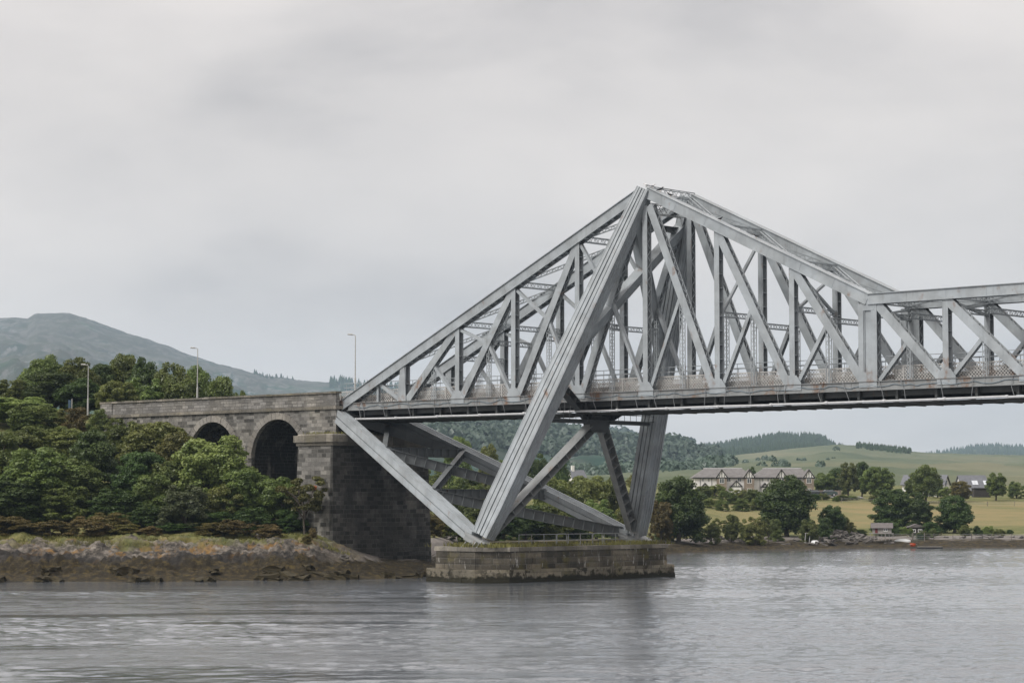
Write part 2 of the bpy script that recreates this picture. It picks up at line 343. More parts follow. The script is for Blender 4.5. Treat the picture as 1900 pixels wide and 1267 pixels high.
def ground_mat():
    m, t, b = newmat('shore_and_meadow'); co = coords(t)
    at_ = N(t, 'ShaderNodeAttribute', attribute_name='zone'); s = N(t, 'ShaderNodeSeparateColor'); L(t, at_.outputs['Color'], s.inputs[0])
    left = at_.outputs['Alpha']
    rk = ramp(t, noise(t, co, .9, 8, .72, (1, 1, 2)), [(.34, (.014, .013, .012)), (.46, (.07, .062, .052)), (.56, (.17, .15, .128)), (.72, (.33, .30, .262))])
    lich = math_(t, 'MULTIPLY', mask(t, noise(t, co, .42, 6, .65), .53, .61), left)
    rk = mixc(t, math_(t, 'MULTIPLY', lich, .8), rk, ramp(t, noise(t, co, 2.2, 5, .7), [(.3, (.07, .04, .015)), (.7, (.32, .18, .045))]))
    sh = ramp(t, noise(t, co, 2.5, 6, .7), [(.3, (.11, .10, .09)), (.7, (.25, .225, .205))])
    rk = mixc(t, left, sh, rk)
    wd = ramp(t, noise(t, co, 1.3, 8, .75, (1, 1, 2)), [(.3, (.008, .007, .005)), (.5, (.030, .023, .011)), (.62, (.075, .055, .019)), (.75, (.15, .13, .032))])
    c = mixc(t, s.outputs[0], rk, wd)
    gr = ramp(t, noise(t, co, .30, 7, .7), [(.3, (.055, .075, .022)), (.5, (.13, .135, .042)), (.68, (.22, .185, .075))])
    c = mixc(t, s.outputs[1], c, gr)
    fl = ramp(t, noise(t, co, .11, 8, .72, (.45, 1.0, 1)), [(.32, (.125, .135, .050)), (.5, (.205, .175, .075)), (.66, (.265, .195, .092))])
    c = mixc(t, math_(t, 'MULTIPLY', s.outputs[2], math_(t, 'SUBTRACT', 1.0, left)), c, fl)
    c = mixc(t, math_(t, 'MULTIPLY', math_(t, 'MULTIPLY', s.outputs[2], left), .85), c, (.013, .012, .011))
    L(t, c, b.inputs['Base Color']); b.inputs['Roughness'].default_value = .92
    bump(t, b, noise(t, co, 2.6, 8, .75), .3, .8)
    return m
build_ground()

# ------------------------------------------------------------------ water
def build_water():
    m, t, b = newmat('tidal_water'); co = coords(t)
    b.inputs['Base Color'].default_value = (.140, .154, .172, 1); 
    b.inputs['IOR'].default_value = 1.9; b.inputs['Specular IOR Level'].default_value = .5
    big = noise(t, co, .030, 6, .62, (.40, 2.0, 1), .6)
    patch = mask(t, big, .36, .60)
    w2 = noise(t, co, 6.0, 3, .6, (.8, 1, 1), .3)
    p2 = mask(t, noise(t, co, .42, 7, .66, (.30, 1, 1), .5), .40, .62)
    ch = N(t, 'ShaderNodeAttribute', attribute_name='chop').outputs['Fac']
    bump(t, b, math_(t, 'MULTIPLY', math_(t, 'MULTIPLY', w2, ch), math_(t, 'ADD', math_(t, 'MULTIPLY', patch, .35), math_(t, 'ADD', math_(t, 'MULTIPLY', p2, .75), .06))), .045, 1.0)
    L(t, math_(t, 'ADD', math_(t, 'MULTIPLY', math_(t, 'MULTIPLY', p2, ch), .07), .03), b.inputs['Roughness'])
    # real wavelets: the near water is a fine sheet, coarser farther off and to the sides
    pxs = np.concatenate([np.arange(-1600, -250, 45), np.arange(-250, 2150, 3.2), np.arange(2150, 3600, 50)])
    Ds = np.concatenate([[20, 45, 65, 78], np.arange(86, 170, .26), np.arange(170, 262, .42), np.arange(262, 400, .9), [420, 470, 560, 700, 900]])
    P, D = np.meshgrid(pxs, Ds, indexing='ij'); X = (P-950)/F*D
    wind = .5+.75*sm(fbm(X*.014, D*.07, 6, 61), .36, .64)
    off = shoreD(P)-D; calm = .22+.78*sm(off + (fbm(X*.03, D*.05, 3, 66)-.5)*22, 2, 26)
    calm = np.where((P > 780) & (P < 1400), calm*(1-.55*sm(P, 830, 930)*(1-sm(P, 1190, 1270))*sm(D, 100, 190)*(1-sm(D, 206, 222))), calm)
    streak = sm(fbm(X*.06+3, D*.24, 4, 67), .56, .68)*(1-sm(P, 900, 1500))
    calm = calm*(1-.7*streak); wind = wind*calm
    Z = np.zeros_like(X); g = np.random.default_rng(3)
    for k in range(34):
        lam = np.exp(g.uniform(np.log(.6), np.log(3.4))); a = g.normal(math.pi*.5, .9); am = lam*.0030*g.uniform(.5, 1.3)
        kx, ky = 2*math.pi/lam*math.cos(a), 2*math.pi/lam*math.sin(a)
        wob = (fbm(X*.11+k, D*.11, 2, 90+k)-.5)*12
        Z += am*np.sin(kx*X+ky*D+g.uniform(0, 6.28)+wob)
    Z = Z*wind + (fbm(X*1.3, D*1.3, 3, 77)-.5)*.055*wind + (fbm(X*.12, D*.16, 3, 78)-.5)*.07
    fade = 1-sm(np.abs(P-950), 1150, 1500); fade = fade*sm(D, 75, 88)*(1-sm(D, 385, 420)); Z = Z*fade
    a_, b_ = P.shape; I = np.arange(a_*b_).reshape(a_, b_)
    Q = np.stack([I[:-1, :-1], I[1:, :-1], I[1:, 1:], I[:-1, 1:]], -1).reshape(-1, 4)
    o = np_mesh('water', np.stack([X, D, Z], -1).reshape(-1, 3), Q, m, smooth=True); tag(o, kind='structure')
    at_ = o.data.attributes.new('chop', 'FLOAT', 'POINT'); at_.data.foreach_set('value', calm.astype(np.float32).ravel())
build_water()

# ------------------------------------------------------------------ hills
class Hill:
    def __init__(s, ridge, D0, D1, z0, amp, seed, p=1.0):
        s.r = np.array(ridge, float); s.D0, s.D1, s.z0, s.amp, s.seed, s.p = D0, D1, z0, amp, seed, p
    def z(s, px, D):
        px = np.asarray(px, float); D = np.asarray(D, float)
        yr = np.interp(px, s.r[:, 0], s.r[:, 1])
        zr = H + s.D1*np.tan(PIT + np.arctan((633.5-yr)/F))
        v = (D-s.D0)/(s.D1-s.D0); vv = np.clip(v, 0, 1)
        prof = vv**s.p*(1-.18*np.sin(np.pi*vv))
        z = s.z0 + (zr-s.z0)*prof
        x = (px-950)/F*D
        k = 1/(s.D1*.03)
        n = fbm(x*k, D*k, 6, s.seed, .52)-.5
        z = z + n*s.amp*np.sin(np.pi*np.clip(vv, 0, 1))**.7*np.clip((zr-s.z0)/60, .1, 1) + (fbm(x*k*3, D*0+.3, 4, s.seed+5)-.5)*s.amp*.05 + (fbm(x*k*14, D*0+.7, 4, s.seed+8)-.5)*s.amp*.045
        back = np.clip((D-s.D1)/(s.D1*.5), 0, 1)**1.5
        return np.where(v > 1, z - (zr-s.z0)*.7*back, z)
    def build(s, name, mat, px0, px1, npx=260, nd=70):
        pxs = np.linspace(px0, px1, npx); Ds = np.concatenate([np.linspace(s.D0, s.D1, nd), np.linspace(s.D1*1.02, s.D1*1.5, 10)])
        PX, D = np.meshgrid(pxs, Ds, indexing='ij'); X = (PX-950)/F*D; Z = s.z(PX, D)
        Z[:, 0] -= 15
        a, b = PX.shape; I = np.arange(a*b).reshape(a, b)
        Q = np.stack([I[:-1, :-1], I[1:, :-1], I[1:, 1:], I[:-1, 1:]], -1).reshape(-1, 4)
        return tag(np_mesh(name, np.stack([X, D, Z], -1).reshape(-1, 3), Q, mat, smooth=True), kind='structure')
def hillmat(name, cols, sc, rock=None, rz=(0, 1)):
    m, t, b = newmat(name); co = coords(t)
    c = ramp(t, noise(t, co, sc, 9, .62, (1, .5, 2.2)), [(.32, cols[0]), (.5, cols[1]), (.66, cols[2])])
    c = mixc(t, math_(t, 'MULTIPLY', noise(t, co, sc*7, 6, .7, (1, .5, 1.5)), .55), c, [k*.45 for k in cols[0]])
    if rock:
        s = sep(t, co)
        rn = noise(t, co, sc*5, 8, .72, (1.6, .6, .8))
        zz = math_(t, 'MULTIPLY', mask(t, s[2], rz[0], rz[1]), .10)
        c = mixc(t, mask(t, math_(t, 'ADD', rn, zz), .575, .66), c, rock)
        c = mixc(t, math_(t, 'MULTIPLY', mask(t, math_(t, 'ADD', noise(t, co, sc*1.2, 5), math_(t, 'MULTIPLY', mask(t, s[2], rz[0], rz[1]), .2)), .5, .66), .75), c, (.075, .072, .06))
    L(t, c, b.inputs['Base Color']); b.inputs['Roughness'].default_value = .95; b.inputs['Specular IOR Level'].default_value = .1
    bump(t, b, noise(t, co, sc*8, 8, .7), 3.0/sc*.004, .6)
    return m
M_MTN = hillmat('mountain_grass_and_rock', ((.010, .032, .028), (.032, .072, .048), (.100, .152, .080)), .0052, (.19, .195, .20), (120, 330))
M_GHILL = hillmat('rough_pasture', ((.080, .108, .068), (.132, .152, .095), (.205, .198, .13)), .007)
M_FHILL = hillmat('forest_floor', ((.03, .05, .026), (.045, .065, .034), (.07, .085, .045)), .01)
MTN = Hill([(-900, 640), (-300, 610), (0, 589), (50, 590), (58, 585), (64, 581.5), (95, 580), (122, 580.5), (160, 591), (200, 606), (260, 626), (310, 641), (360, 661), (420, 679), (500, 698), (560, 706), (650, 714), (700, 718), (760, 727), (850, 748), (950, 778), (1010, 795), (1050, 806), (1100, 812), (1170, 826), (1230, 842), (1300, 862), (1420, 890), (1600, 915)], 1100, 6200, 16, 150, 11, 1.15)
MTN.build('mountain', M_MTN, -900, 1600, 420, 110)
FH = Hill([(880, 905), (1000, 880), (1100, 858), (1180, 842), (1215, 836), (1290, 834), (1330, 830), (1400, 817), (1440, 811), (1500, 810), (1530, 817), (1550, 830), (1600, 842), (1700, 870), (1850, 900)], 1500, 4000, 18, 26, 31)
FH.build('forest_hill', M_FHILL, 880, 1850)
GH = Hill([(500, 915), (800, 892), (900, 886), (1000, 874), (1100, 874), (1200, 866), (1300, 856), (1380, 842), (1450, 834), (1520, 827), (1560, 825), (1600, 827), (1650, 833), (1720, 840), (1800, 842), (1900, 844), (2100, 850), (2700, 880)], 640, 2200, 14, 20, 51, 1.1)
GH.build('pasture_hill', M_GHILL, 500, 2700)
DH = Hill([(1600, 870), (1690, 850), (1740, 840), (1800, 830), (1850, 827), (1900, 830), (2100, 838), (2600, 880)], 2600, 6800, 20, 40, 71)
DH.build('distant_hill', M_FHILL, 1600, 2600, 160, 50)

def conifers(name, hill, pts, h, mat, label):
    V = []; T = []
    for px, D, hh in pts:
        x = (px-950)/F*D; z = float(hill.z(px, D))-.4; r = hh*.27*rng.uniform(.8, 1.25); a0 = rng.random()*6
        for k, (zb, zt, rr) in enumerate(((.05, .62, 1), (.38, 1.0, .62))):
            b = len(V); n = 6
            for i in range(n):
                q = rr*r*rng.uniform(.65, 1.25); V.append((x+math.cos(a0+i*1.047)*q, D+math.sin(a0+i*1.047)*q, z+hh*(zb+rng.uniform(-.05, .05))))
            V.append((x+rng.uniform(-.2, .2), D, z+hh*zt))
            T += [(b+i, b+(i+1) % n, b+n) for i in range(n)]
    o = np_mesh(name, V, T, mat, tris=True); return tag(o, label, 'forest', kind='stuff')
M_CON = simple('conifer_foliage', (.026, .044, .022), .95, .4, .05)
M_WOOD = leafmat('hazed_wood_leaves', (.052, .086, .066), (.112, .158, .112))  # leaf colour paled and blued to carry distant haze
pts = []
while len(pts) < 8000:
    px = rng.uniform(1000, 1640); D = rng.uniform(2300, 4060)
    if px > 1250 and D < 2600+(px-1250)*1.2: continue
    pts.append((px, D, rng.uniform(8, 13)))
conifers('forest', FH, pts, 10, M_CON, 'dark spruce plantation over the rounded hill behind the houses')
pts = [(rng.uniform(1690, 2300), rng.uniform(5600, 6880), rng.uniform(9, 15)) for _ in range(2400)]
conifers('forest', DH, pts, 10, M_CON, 'blue-grey far forest on the hill at the right edge')
pts = [(rng.uniform(1588, 1690), rng.uniform(2080, 2260), rng.uniform(3, 6)) for _ in range(300)]
conifers('forest', GH, pts, 5, M_CON, 'thin strip of conifers on the skyline of the green pasture hill')
pts = [(p, rng.uniform(5950, 6220), rng.uniform(11, 28)) for p in [rng.uniform(612, 790) for _ in range(170)]] + [(rng.uniform(470, 545), rng.uniform(6120, 6210), rng.uniform(7, 14)) for _ in range(30)] + [(1046, 6190, 46), (1049, 6180, 38), (1042, 6195, 34), (960, 6190, 24)]
conifers('forest', MTN, pts, 10, M_CON, 'sparse conifers along the long shoulder of the mountain')
def woods(name, hill, pts, mat, label):
    V = []; Q = []
    for px, D, r in pts:
        x = (px-950)/F*D; z = float(hill.z(px, D))
        for _ in range(34):
            d = Vector((rng.gauss(0, 1), rng.gauss(0, 1), abs(rng.gauss(.25, .8)))).normalized()
            p = Vector((x, D, z+r*.5)) + Vector((d.x*r, d.y*r, d.z*r*1.15))
            n = (d + Vector((rng.gauss(0, .3), rng.gauss(0, .3), rng.gauss(0, .3)))).normalized()
            u = n.orthogonal().normalized()*r*rng.uniform(.20, .36); w = n.cross(u)
            b = len(V); V += [p-u-w, p+u-w*.6, p+u+w, p-u*.7+w]; Q.append((b, b+1, b+2, b+3))
    o = np_mesh(name, V, Q, mat); return tag(o, label, 'wood', kind='stuff')
pts = []
while len(pts) < 9500:
    px = rng.uniform(740, 1330); D = 1700*(6200/1700)**rng.random()
    pts.append((px, D, rng.uniform(5, 8)*(.35+D/3600)))
woods('wood', MTN, pts, M_WOOD, 'hazy broadleaf wood on the hillside under the bridge deck')
pts = [(rng.uniform(960, 1360), rng.uniform(1000, 2100), rng.uniform(2.0, 4.2)) for _ in range(380)] + [(rng.uniform(1330, 1560), rng.uniform(900, 1700), rng.uniform(1.2, 2.6)) for _ in range(26)]
woods('scrub', GH, pts, M_WOOD, 'scattered scrub trees on the pasture hill')

# ------------------------------------------------------------------ bridge
BO = Vector((-8.77, 234.07, 0)); BRZ = -0.746
BM = Matrix.Translation(BO) @ Matrix.Rotation(BRZ, 4, 'Z')
YW = 3.27
PXS = [-7.6, .26, 7.86, 15.4, 23.59, 31.87, 40.15, 48.32, 56.1, 63.76, 71.4, 79.1, 86.8]   # -1..
def PX(i): return PXS[i+1]
ZD, ZB = 17.5, 16.75                       # top and underside of the bottom chord
XA, ZA = -9.4, 16.95
XAP, ZAP = 31.75, 35.9
ZK = 24.45                                 # axis of the level top chord
def ztop(x):
    if x <= XAP: return ZA + (x-XA)*(ZAP-ZA)/(XAP-XA)
    if x <= PX(7): return ZAP + (x-XAP)*(ZK-ZAP)/(PX(7)-XAP)
    return ZK
bridge = empty('steel_bridge', BO, BRZ)
tag(bridge, 'grey steel cantilever truss bridge with tall pointed tower over the water', 'bridge')
def part(mb, name, mat=None, parent=None): return mb.build(name, mat or M_STEEL, parent or bridge)
def zig(mb, p0, p1, n, w, on, pitch, bw=.07, bt=.03, os0=None, os1=None):
    p0, p1 = Vector(p0), Vector(p1); sv, nv = frame(p0, p1, n); Ln = (p1-p0).length; k = max(2, int(Ln/pitch))
    for i in range(k):
        a, b = p0.lerp(p1, i/k), p0.lerp(p1, (i+1)/k); sg = 1 if i % 2 else -1
        q0 = a + sv*(sg*w/2) + nv*on; q1 = b + sv*(-sg*w/2) + nv*on
        mb.bar(q0, q1, n, bw, bt)
def member(p0, p1, b, d, sgn=1, lace='zig', n=(0, -1, 0), rust=False):
    """two flange plates facing out of the truss, a web, and lacing or battens in the open side"""
    mb = MB(); p0, p1 = Vector(p0), Vector(p1); sv, nv = frame(p0, p1, n); Ln = (p1-p0).length
    mb.frame_box(p0, p1, sv, nv, b, .05, 0, d/2); mb.frame_box(p0, p1, sv, nv, b, .05, 0, -d/2)
    if sv.x*sgn < 0: side = -1
    else: side = 1
    if abs(sv.x) < .05: side = 1
    mb.frame_box(p0, p1, sv, nv, .05, d-.06, -side*b*.36)
    if lace == 'zig':
        k = max(2, int(Ln/(d*1.0)))
        for i in range(k):
            a, c = p0.lerp(p1, i/k), p0.lerp(p1, (i+1)/k); g = 1 if i % 2 else -1
            q0 = a + sv*(side*(b/2-.03)) + nv*(g*(d/2-.03)); q1 = c + sv*(side*(b/2-.03)) - nv*(g*(d/2-.03))
            mb.bar(q0, q1, sv, .075, .03)
    else:
        k = max(2, int(Ln/1.25))
        for i in range(1, k):
            a = p0.lerp(p1, i/k); ax = (p1-p0).normalized()
            mb.frame_box(a-ax*.03, a+ax*.03, sv, nv, b*.72, d-.06, side*b*.12)
    return mb
def laced(p0, p1, h, d, n=(0, 0, 1), bar=.07):
    """light lattice strut: four corner bars with zigzag lacing on two faces"""
    mb = MB(); p0, p1 = Vector(p0), Vector(p1); sv, nv = frame(p0, p1, n)
    for i in (-1, 1):
        for j in (-1, 1): mb.frame_box(p0, p1, sv, nv, bar, bar, i*d/2, j*h/2)
    Ln = (p1-p0).length; k = max(2, int(Ln/(h*.95)))
    for i in range(k):
        a, c = p0.lerp(p1, i/k), p0.lerp(p1, (i+1)/k); g = 1 if i % 2 else -1
        for j in (-1, 1):
            mb.bar(a + nv*(g*h/2) + sv*(j*d/2), c - nv*(g*h/2) + sv*(j*d/2), sv, .055, .02)
    return mb
def chord(p0, p1, h, d, name='top_chord', seams=3.6, flange=.16):
    mb = MB(); p0, p1 = Vector(p0), Vector(p1); sv, nv = frame(p0, p1, (0, -1, 0)); up = sv if sv.z > 0 else -sv
    mb.frame_box(p0, p1, up, nv, h, .05, 0, d/2); mb.frame_box(p0, p1, up, nv, h, .05, 0, -d/2)
    mb.frame_box(p0, p1, up, nv, .06, d+flange*2, h/2+.02)
    # lower edge angles, and battens across the open underside
    for j in (-1, 1): mb.frame_box(p0, p1, up, nv, .05, .16, -h/2, j*(d/2+.03))
    Ln = (p1-p0).length; k = max(2, int(Ln/.9)); ax = (p1-p0).normalized()
    for i in range(k):
        a = p0.lerp(p1, (i+.5)/k); mb.frame_box(a-ax*.12, a+ax*.12, up, nv, .04, d-.06, -h/2+.06)
    mb.frame_box(p0, p1, up, nv, .04, d-.06, h*.1)
    k = max(1, int(Ln/seams))
    for i in range(1, k):                   # butt straps
        a = p0.lerp(p1, i/k); mb.frame_box(a-ax*.03, a+ax*.03, up, nv, h-.08, .03, 0, d/2+.03)
    return part(mb, name)
for sy in (-1, 1):
    y = sy*YW
    chord((XA, y, ZA), (XAP-.4, y, ztop(XAP-.4)), .92, .75)
    chord((XAP+.3, y, ztop(XAP+.3)), (PX(7)+.1, y, ztop(PX(7)+.1)), .92, .75)
    chord((PX(7)+.15, y, ZK), (PX(11), y, ZK), .85, .75)
    mb = MB(); kx = PX(7)+.1; mb.box(kx-.55, kx+.6, y-.36, y+.36, ZK-.40, ZK+.36); mb.prism([(kx-.9, ZK-.36), (kx+.9, ZK-.36), (kx+.55, ZK-.95), (kx-.5, ZK-.95)], y-.35, y+.35); part(mb, 'gusset_plate')
    # bottom chord
    mb = MB(); mb.box(XA+1.6, PX(11), y-.28, y+.28, ZB+.03, ZD-.03); mb.box(XA+1.5, PX(11), y-.42, y+.42, ZD-.03, ZD+.02); mb.box(XA+1.5, PX(11), y-.40, y+.40, ZB-.02, ZB+.03)
    x = XA+4
    while x < PX(11): mb.box(x-.02, x+.02, y-.31, y+.31, ZB+.06, ZD-.06); x += 2.6
    part(mb, 'bottom_chord', M_STEELR)
    # posts
    for i in range(0, 11):
        x = PX(i); zt = ztop(x)-.45
        if i == 7:
            for dx in (-.62, .72): part(member((x+dx, y, ZD+.02), (x+dx, y, zt+.1), .52, .62, 1, 'zig'), 'post')
            mb = MB(); mb.box(x-.27, x+.42, y-.22, y+.22, ZD+.3, zt-.3); mb.box(x-.31, x-.25, y-.32, y+.32, ZD+.3, zt-.3); mb.box(x+.40, x+.46, y-.32, y+.32, ZD+.3, zt-.3)
            part(mb, 'expansion_post'); continue
        if i == 4: zt = ztop(x)-1.3
        part(member((x, y, ZD+.02), (x, y, zt), .55 if i else .8, .58, 1, 'zig' if i == 4 else 'batten'), 'post')
    if sy: # splayed gusset at the first post
        mb = MB(); g = y + sy*.37; gx = PX(0)
        mb.add([(gx-.75, g-.03, ZD+.02), (gx+.5, g-.03, ZD+.02), (gx+.3, g-.03, ztop(gx)-.5), (gx-.3, g-.03, ztop(gx)-.5), (gx-.75, g+.03, ZD+.02), (gx+.5, g+.03, ZD+.02), (gx+.3, g+.03, ztop(gx)-.5), (gx-.3, g+.03, ztop(gx)-.5)], [(0, 1, 2, 3), (7, 6, 5, 4), (0, 4, 5, 1), (1, 5, 6, 2), (2, 6, 7, 3), (3, 7, 4, 0)])
        part(mb, 'gusset_plate')
    for i in range(1, 11):                  # gusset plates at the panel points
        gx = PX(i); mb = MB()
        for o_ in (-.335, .335): mb.prism([(gx-.85, ZD-.5), (gx+.95, ZD-.5), (gx+.95, ZD+.12), (gx+.45, ZD+.8), (gx-.4, ZD+.8), (gx-.85, ZD+.12)], y+o_-.014, y+o_+.014)
        part(mb, 'gusset_plate')
    # diagonals with their light counter-struts
    def tp(i): return Vector((PX(i), y, ztop(PX(i))-.35))
    def bt(i, dx=0): return Vector((PX(i)+dx, y, ZD+.05))
    for i in range(0, 4):                   # landward arm: rise towards the tower
        a, b = bt(i, .55), tp(i+1) if i < 3 else Vector((XAP-.6, y, ztop(XAP-.6)-1.1))
        part(member(a, b - (b-a).normalized()*.3, .72, .55, 1, 'zig'), 'diagonal')
        M = a.lerp(b, .5)
        part(member(M, bt(i+1, -.35), .30, .34, -1, 'zig'), 'sub_diagonal')
        if i: part(member(tp(i)+Vector((.3, 0, -.3)), M, .28, .3, -1, 'zig'), 'sub_diagonal')
        part(laced((M.x, y, ZD+.05), (M.x, y, M.z), .3, .3, (1, 0, 0), .055), 'sub_post')
    for i in range(4, 11):
        a, b = (tp(i) if i != 4 else Vector((XAP+.55, y, ZAP-1.2))), bt(i+1, -.5)
        if i == 7: a = a + Vector((.9, 0, 0))
        part(member(a + (b-a).normalized()*.2, b, .77, .56, 1, 'zig'), 'diagonal')
        M = a.lerp(b, .5)
        part(member(bt(i, .45 if i != 7 else 1.1), M, .34, .38, 1, 'zig'), 'sub_diagonal')
        part(laced((M.x, y, ZD+.05), (M.x, y, M.z), .34, .34, (1, 0, 0), .055), 'sub_post')
    # first small panel next to the abutment
    xm = (XA+PX(0))/2+1.0; part(member((xm, y, ZD), (xm, y, ztop(xm)-.4), .28, .28, 1, 'zig'), 'sub_post')
    part(member((xm+.3, y, ztop(xm+.3)-.45), (PX(0)-.5, y, ZD+.05), .36, .34, -1, 'zig'), 'sub_diagonal')
# lateral system between the two top chords
for i in range(1, 11):
    if i == 4: continue
    x = PX(i); z = ztop(x); part(laced((x, -YW+.3, z), (x, YW-.3, z), .5, .5), 'lateral_strut')
for i in range(0, 10):
    x0, x1 = PX(i), PX(i+1); h = .30 if i < 4 else .38
    if i == 3: x1 = XAP-1
    xm = (x0+x1)/2
    part(laced((x0, -YW+.3, ztop(x0)), (x1, YW-.3, ztop(x1)), h, .36), 'lateral_brace')
    if i >= 1: part(laced((x0, YW-.3, ztop(x0)+.02), (x1, -YW+.3, ztop(x1)+.02), h, .36), 'lateral_brace')
# sway frames between opposite posts
for i in list(range(1, 4)) + list(range(5, 11)):
    x = PX(i); zm = min(ztop(x)-1.2, ZD+6.6) if i > 1 else ZD+4.0
    part(laced((x, -YW+.2, zm), (x, YW-.2, zm), .42, .3), 'sway_strut')
    if i >= 5:
        part(member((x, -YW+.2, zm-.2), (x, YW-.2, ztop(x)-.5), .2, .24, 1, 'zig', (1, 0, 0)), 'sway_brace')
        part(member((x, YW-.2, zm-.2), (x, -YW+.2, ztop(x)-.5), .2, .24, 1, 'zig', (1, 0, 0)), 'sway_brace')
    if i < 10:
        xm = (PX(i)+PX(i+1))/2; z2 = ZD + 5.4 if i != 3 else ZD+6
        part(laced((xm, -YW+.2, z2), (xm, YW-.2, z2), .42, .3), 'sway_strut')
# main raking columns: foot on the river pier, head at the truss peak
FX, FY, FZ = 18.35, 11.13, 3.75
def ribbed(p0, p1, prof, n, ribs, mat, name, rise=(.17, .19, .16, .2), seams=4.5):
    mb = MB(); p0, p1 = Vector(p0), Vector(p1); sv, nv = frame(p0, p1, n); ax = (p1-p0).normalized()
    for (t0, w0, d0), (t1, w1, d1) in zip(prof, prof[1:]):
        a, b = p0.lerp(p1, t0), p0.lerp(p1, t1)
        mb.frame_box(a, b, sv, nv, w0-.1, d0, 0, 0, w1-.1, d1)
        for k in range(ribs):
            def off(w): return (-.5 + (k+.5)/ribs)*w
            for sg in (1, -1):              # ribs on both broad faces
                vs = []
                for p, w, d in ((a, w0, d0), (b, w1, d1)):
                    c = off(w); hw = w/ribs/2-.055; r = rise[k % len(rise)]
                    for i_, j_ in ((-1, 0), (1, 0), (1, 1), (-1, 1)):
                        vs.append(p + sv*(c+i_*hw) + nv*(sg*(d/2-.01+j_*r)))
                mb.add(vs, [(0, 3, 2, 1), (4, 5, 6, 7), (0, 1, 5, 4), (1, 2, 6, 5), (2, 3, 7, 6), (3, 0, 4, 7)])
            for sg in (1, -1):              # standing angle legs at the edges
                vs = []
                for p, w, d in ((a, w0, d0), (b, w1, d1)):
                    for i_, j_ in ((-.04, 0), (.04, 0), (.04, .2), (-.04, .2)):
                        vs.append(p + sv*(sg*w/2+i_) + nv*(d/2-.02+j_))
                if k == 0: mb.add(vs, [(0, 3, 2, 1), (4, 5, 6, 7), (0, 1, 5, 4), (1, 2, 6, 5), (2, 3, 7, 6), (3, 0, 4, 7)])
        # stiffening lips on the narrow sides
        for sg in (1, -1):
            for q in (-.32, .0, .32):
                vs = []
                for p, w, d in ((a, w0, d0), (b, w1, d1)):
                    for i_, j_ in ((-.05, -.05), (.05, -.05), (.05, .05), (-.05, .05)):
                        vs.append(p + sv*(sg*(w/2-.05)+i_) + nv*(q*d+j_))
                mb.add(vs, [(0, 3, 2, 1), (4, 5, 6, 7), (0, 1, 5, 4), (1, 2, 6, 5), (2, 3, 7, 6), (3, 0, 4, 7)])
    return part(mb, name, mat)
HEAD = {}
for sy in (-1, 1):
    foot = Vector((FX, sy*FY, FZ)); head = Vector((XAP, sy*YW, ZAP+.15))
    HEAD[sy] = (foot, head)
    st = foot.lerp(head, .015)
    c = ribbed(st, head, [(0, 1.75, 1.0), (.08, 2.1, 1.15), (.45, 2.05, 1.15), (.85, 1.6, .95), (.93, 1.45, .9), (1, 1.3, .8)], (0, sy, 0), 4, M_STEEL, 'main_column')
    # shoe
    ax = (head-foot).normalized(); mb = MB()
    mb.bar(foot-ax*.55, foot+ax*.1, (0, sy, 0), 2.5, 2.0); mb.bar(foot-ax*.1, foot+ax*.16, (0, sy, 0), 2.7, 2.2)
    for k in range(4):
        o = -1.0+k*.66
        mb.add([foot + Vector((o, -sy*-.9, .1)), foot + Vector((o+.1, sy*.9, .1)), foot + Vector((o+.1, sy*2.0, -.75)), foot + Vector((o, sy*2.0, -.75)), foot + Vector((o+.1, sy*.9, -.75)), foot + Vector((o, sy*.9, -.75))], [(0, 1, 2, 3), (0, 3, 5), (1, 4, 2), (0, 5, 4, 1), (3, 2, 4, 5)])
    part(mb, 'column_shoe', M_STEELR)
    # lower raking strut from the abutment bearing to the same foot
    A = Vector((XA+.1, sy*(YW+.35), ZA-.5)); Bp = Vector((FX-.75, sy*(FY-.1), FZ+.3))
    ribbed(A, Bp, [(0, 1.15, .95), (.1, 1.25, 1.0), (.85, 1.25, 1.05), (1, 1.0, 1.0)], (0, sy, 0), 2, M_STEEL, 'lower_strut', rise=(.15, .18))
    mb = MB(); mb.box(A.x-.65, A.x+.35, A.y-.5, A.y+.5, 14.34, ZA-.9); mb.box(A.x-.9, A.x+.6, A.y-.7, A.y+.7, 14.3, 14.42)
    mb.box(A.x-.75, A.x+.5, A.y-.55, A.y+.55, ZA-1.0, ZA+.1)
    part(mb, 'bearing')
def onstrut(sy, t):
    A = Vector((XA+.1, sy*(YW+.35), ZA-.5)); Bp = Vector((FX-.75, sy*(FY-.1), FZ+.3)); return A.lerp(Bp, t)
def girder(p0, p1, h, name='cross_girder', mat=None, fl=.5, n=(0, 0, 1)):
    mb = MB(); p0, p1 = Vector(p0), Vector(p1); sv, nv = frame(p0, p1, n); ax = (p1-p0).normalized(); Ln = (p1-p0).length
    mb.frame_box(p0, p1, sv, nv, .05, h)
    for j in (-1, 1): mb.frame_box(p0, p1, sv, nv, fl, .05, 0, j*h/2)
    k = max(2, int(Ln/1.05))
    for i in range(1, k):
        a = p0.lerp(p1, i/k); mb.frame_box(a-ax*.03, a+ax*.03, sv, nv, fl-.06, h-.06)
    # deeper haunches where it meets its neighbours
    for a, b in ((p0, p0.lerp(p1, .1)), (p1, p1.lerp(p0, .1))): mb.frame_box(a, b, sv, nv, .07, h*1.3, 0, 0, .07, h)
    return part(mb, name, mat or M_STEELG)
ts = [0.02, .34, .68, .985]
def zoff(p): return p + Vector((0, 0, .12))
for k in (1, 2): girder(zoff(onstrut(-1, ts[k]) + Vector((0, .4, 0))), zoff(onstrut(1, ts[k]) - Vector((0, .4, 0))), .88, 'cross_girder')
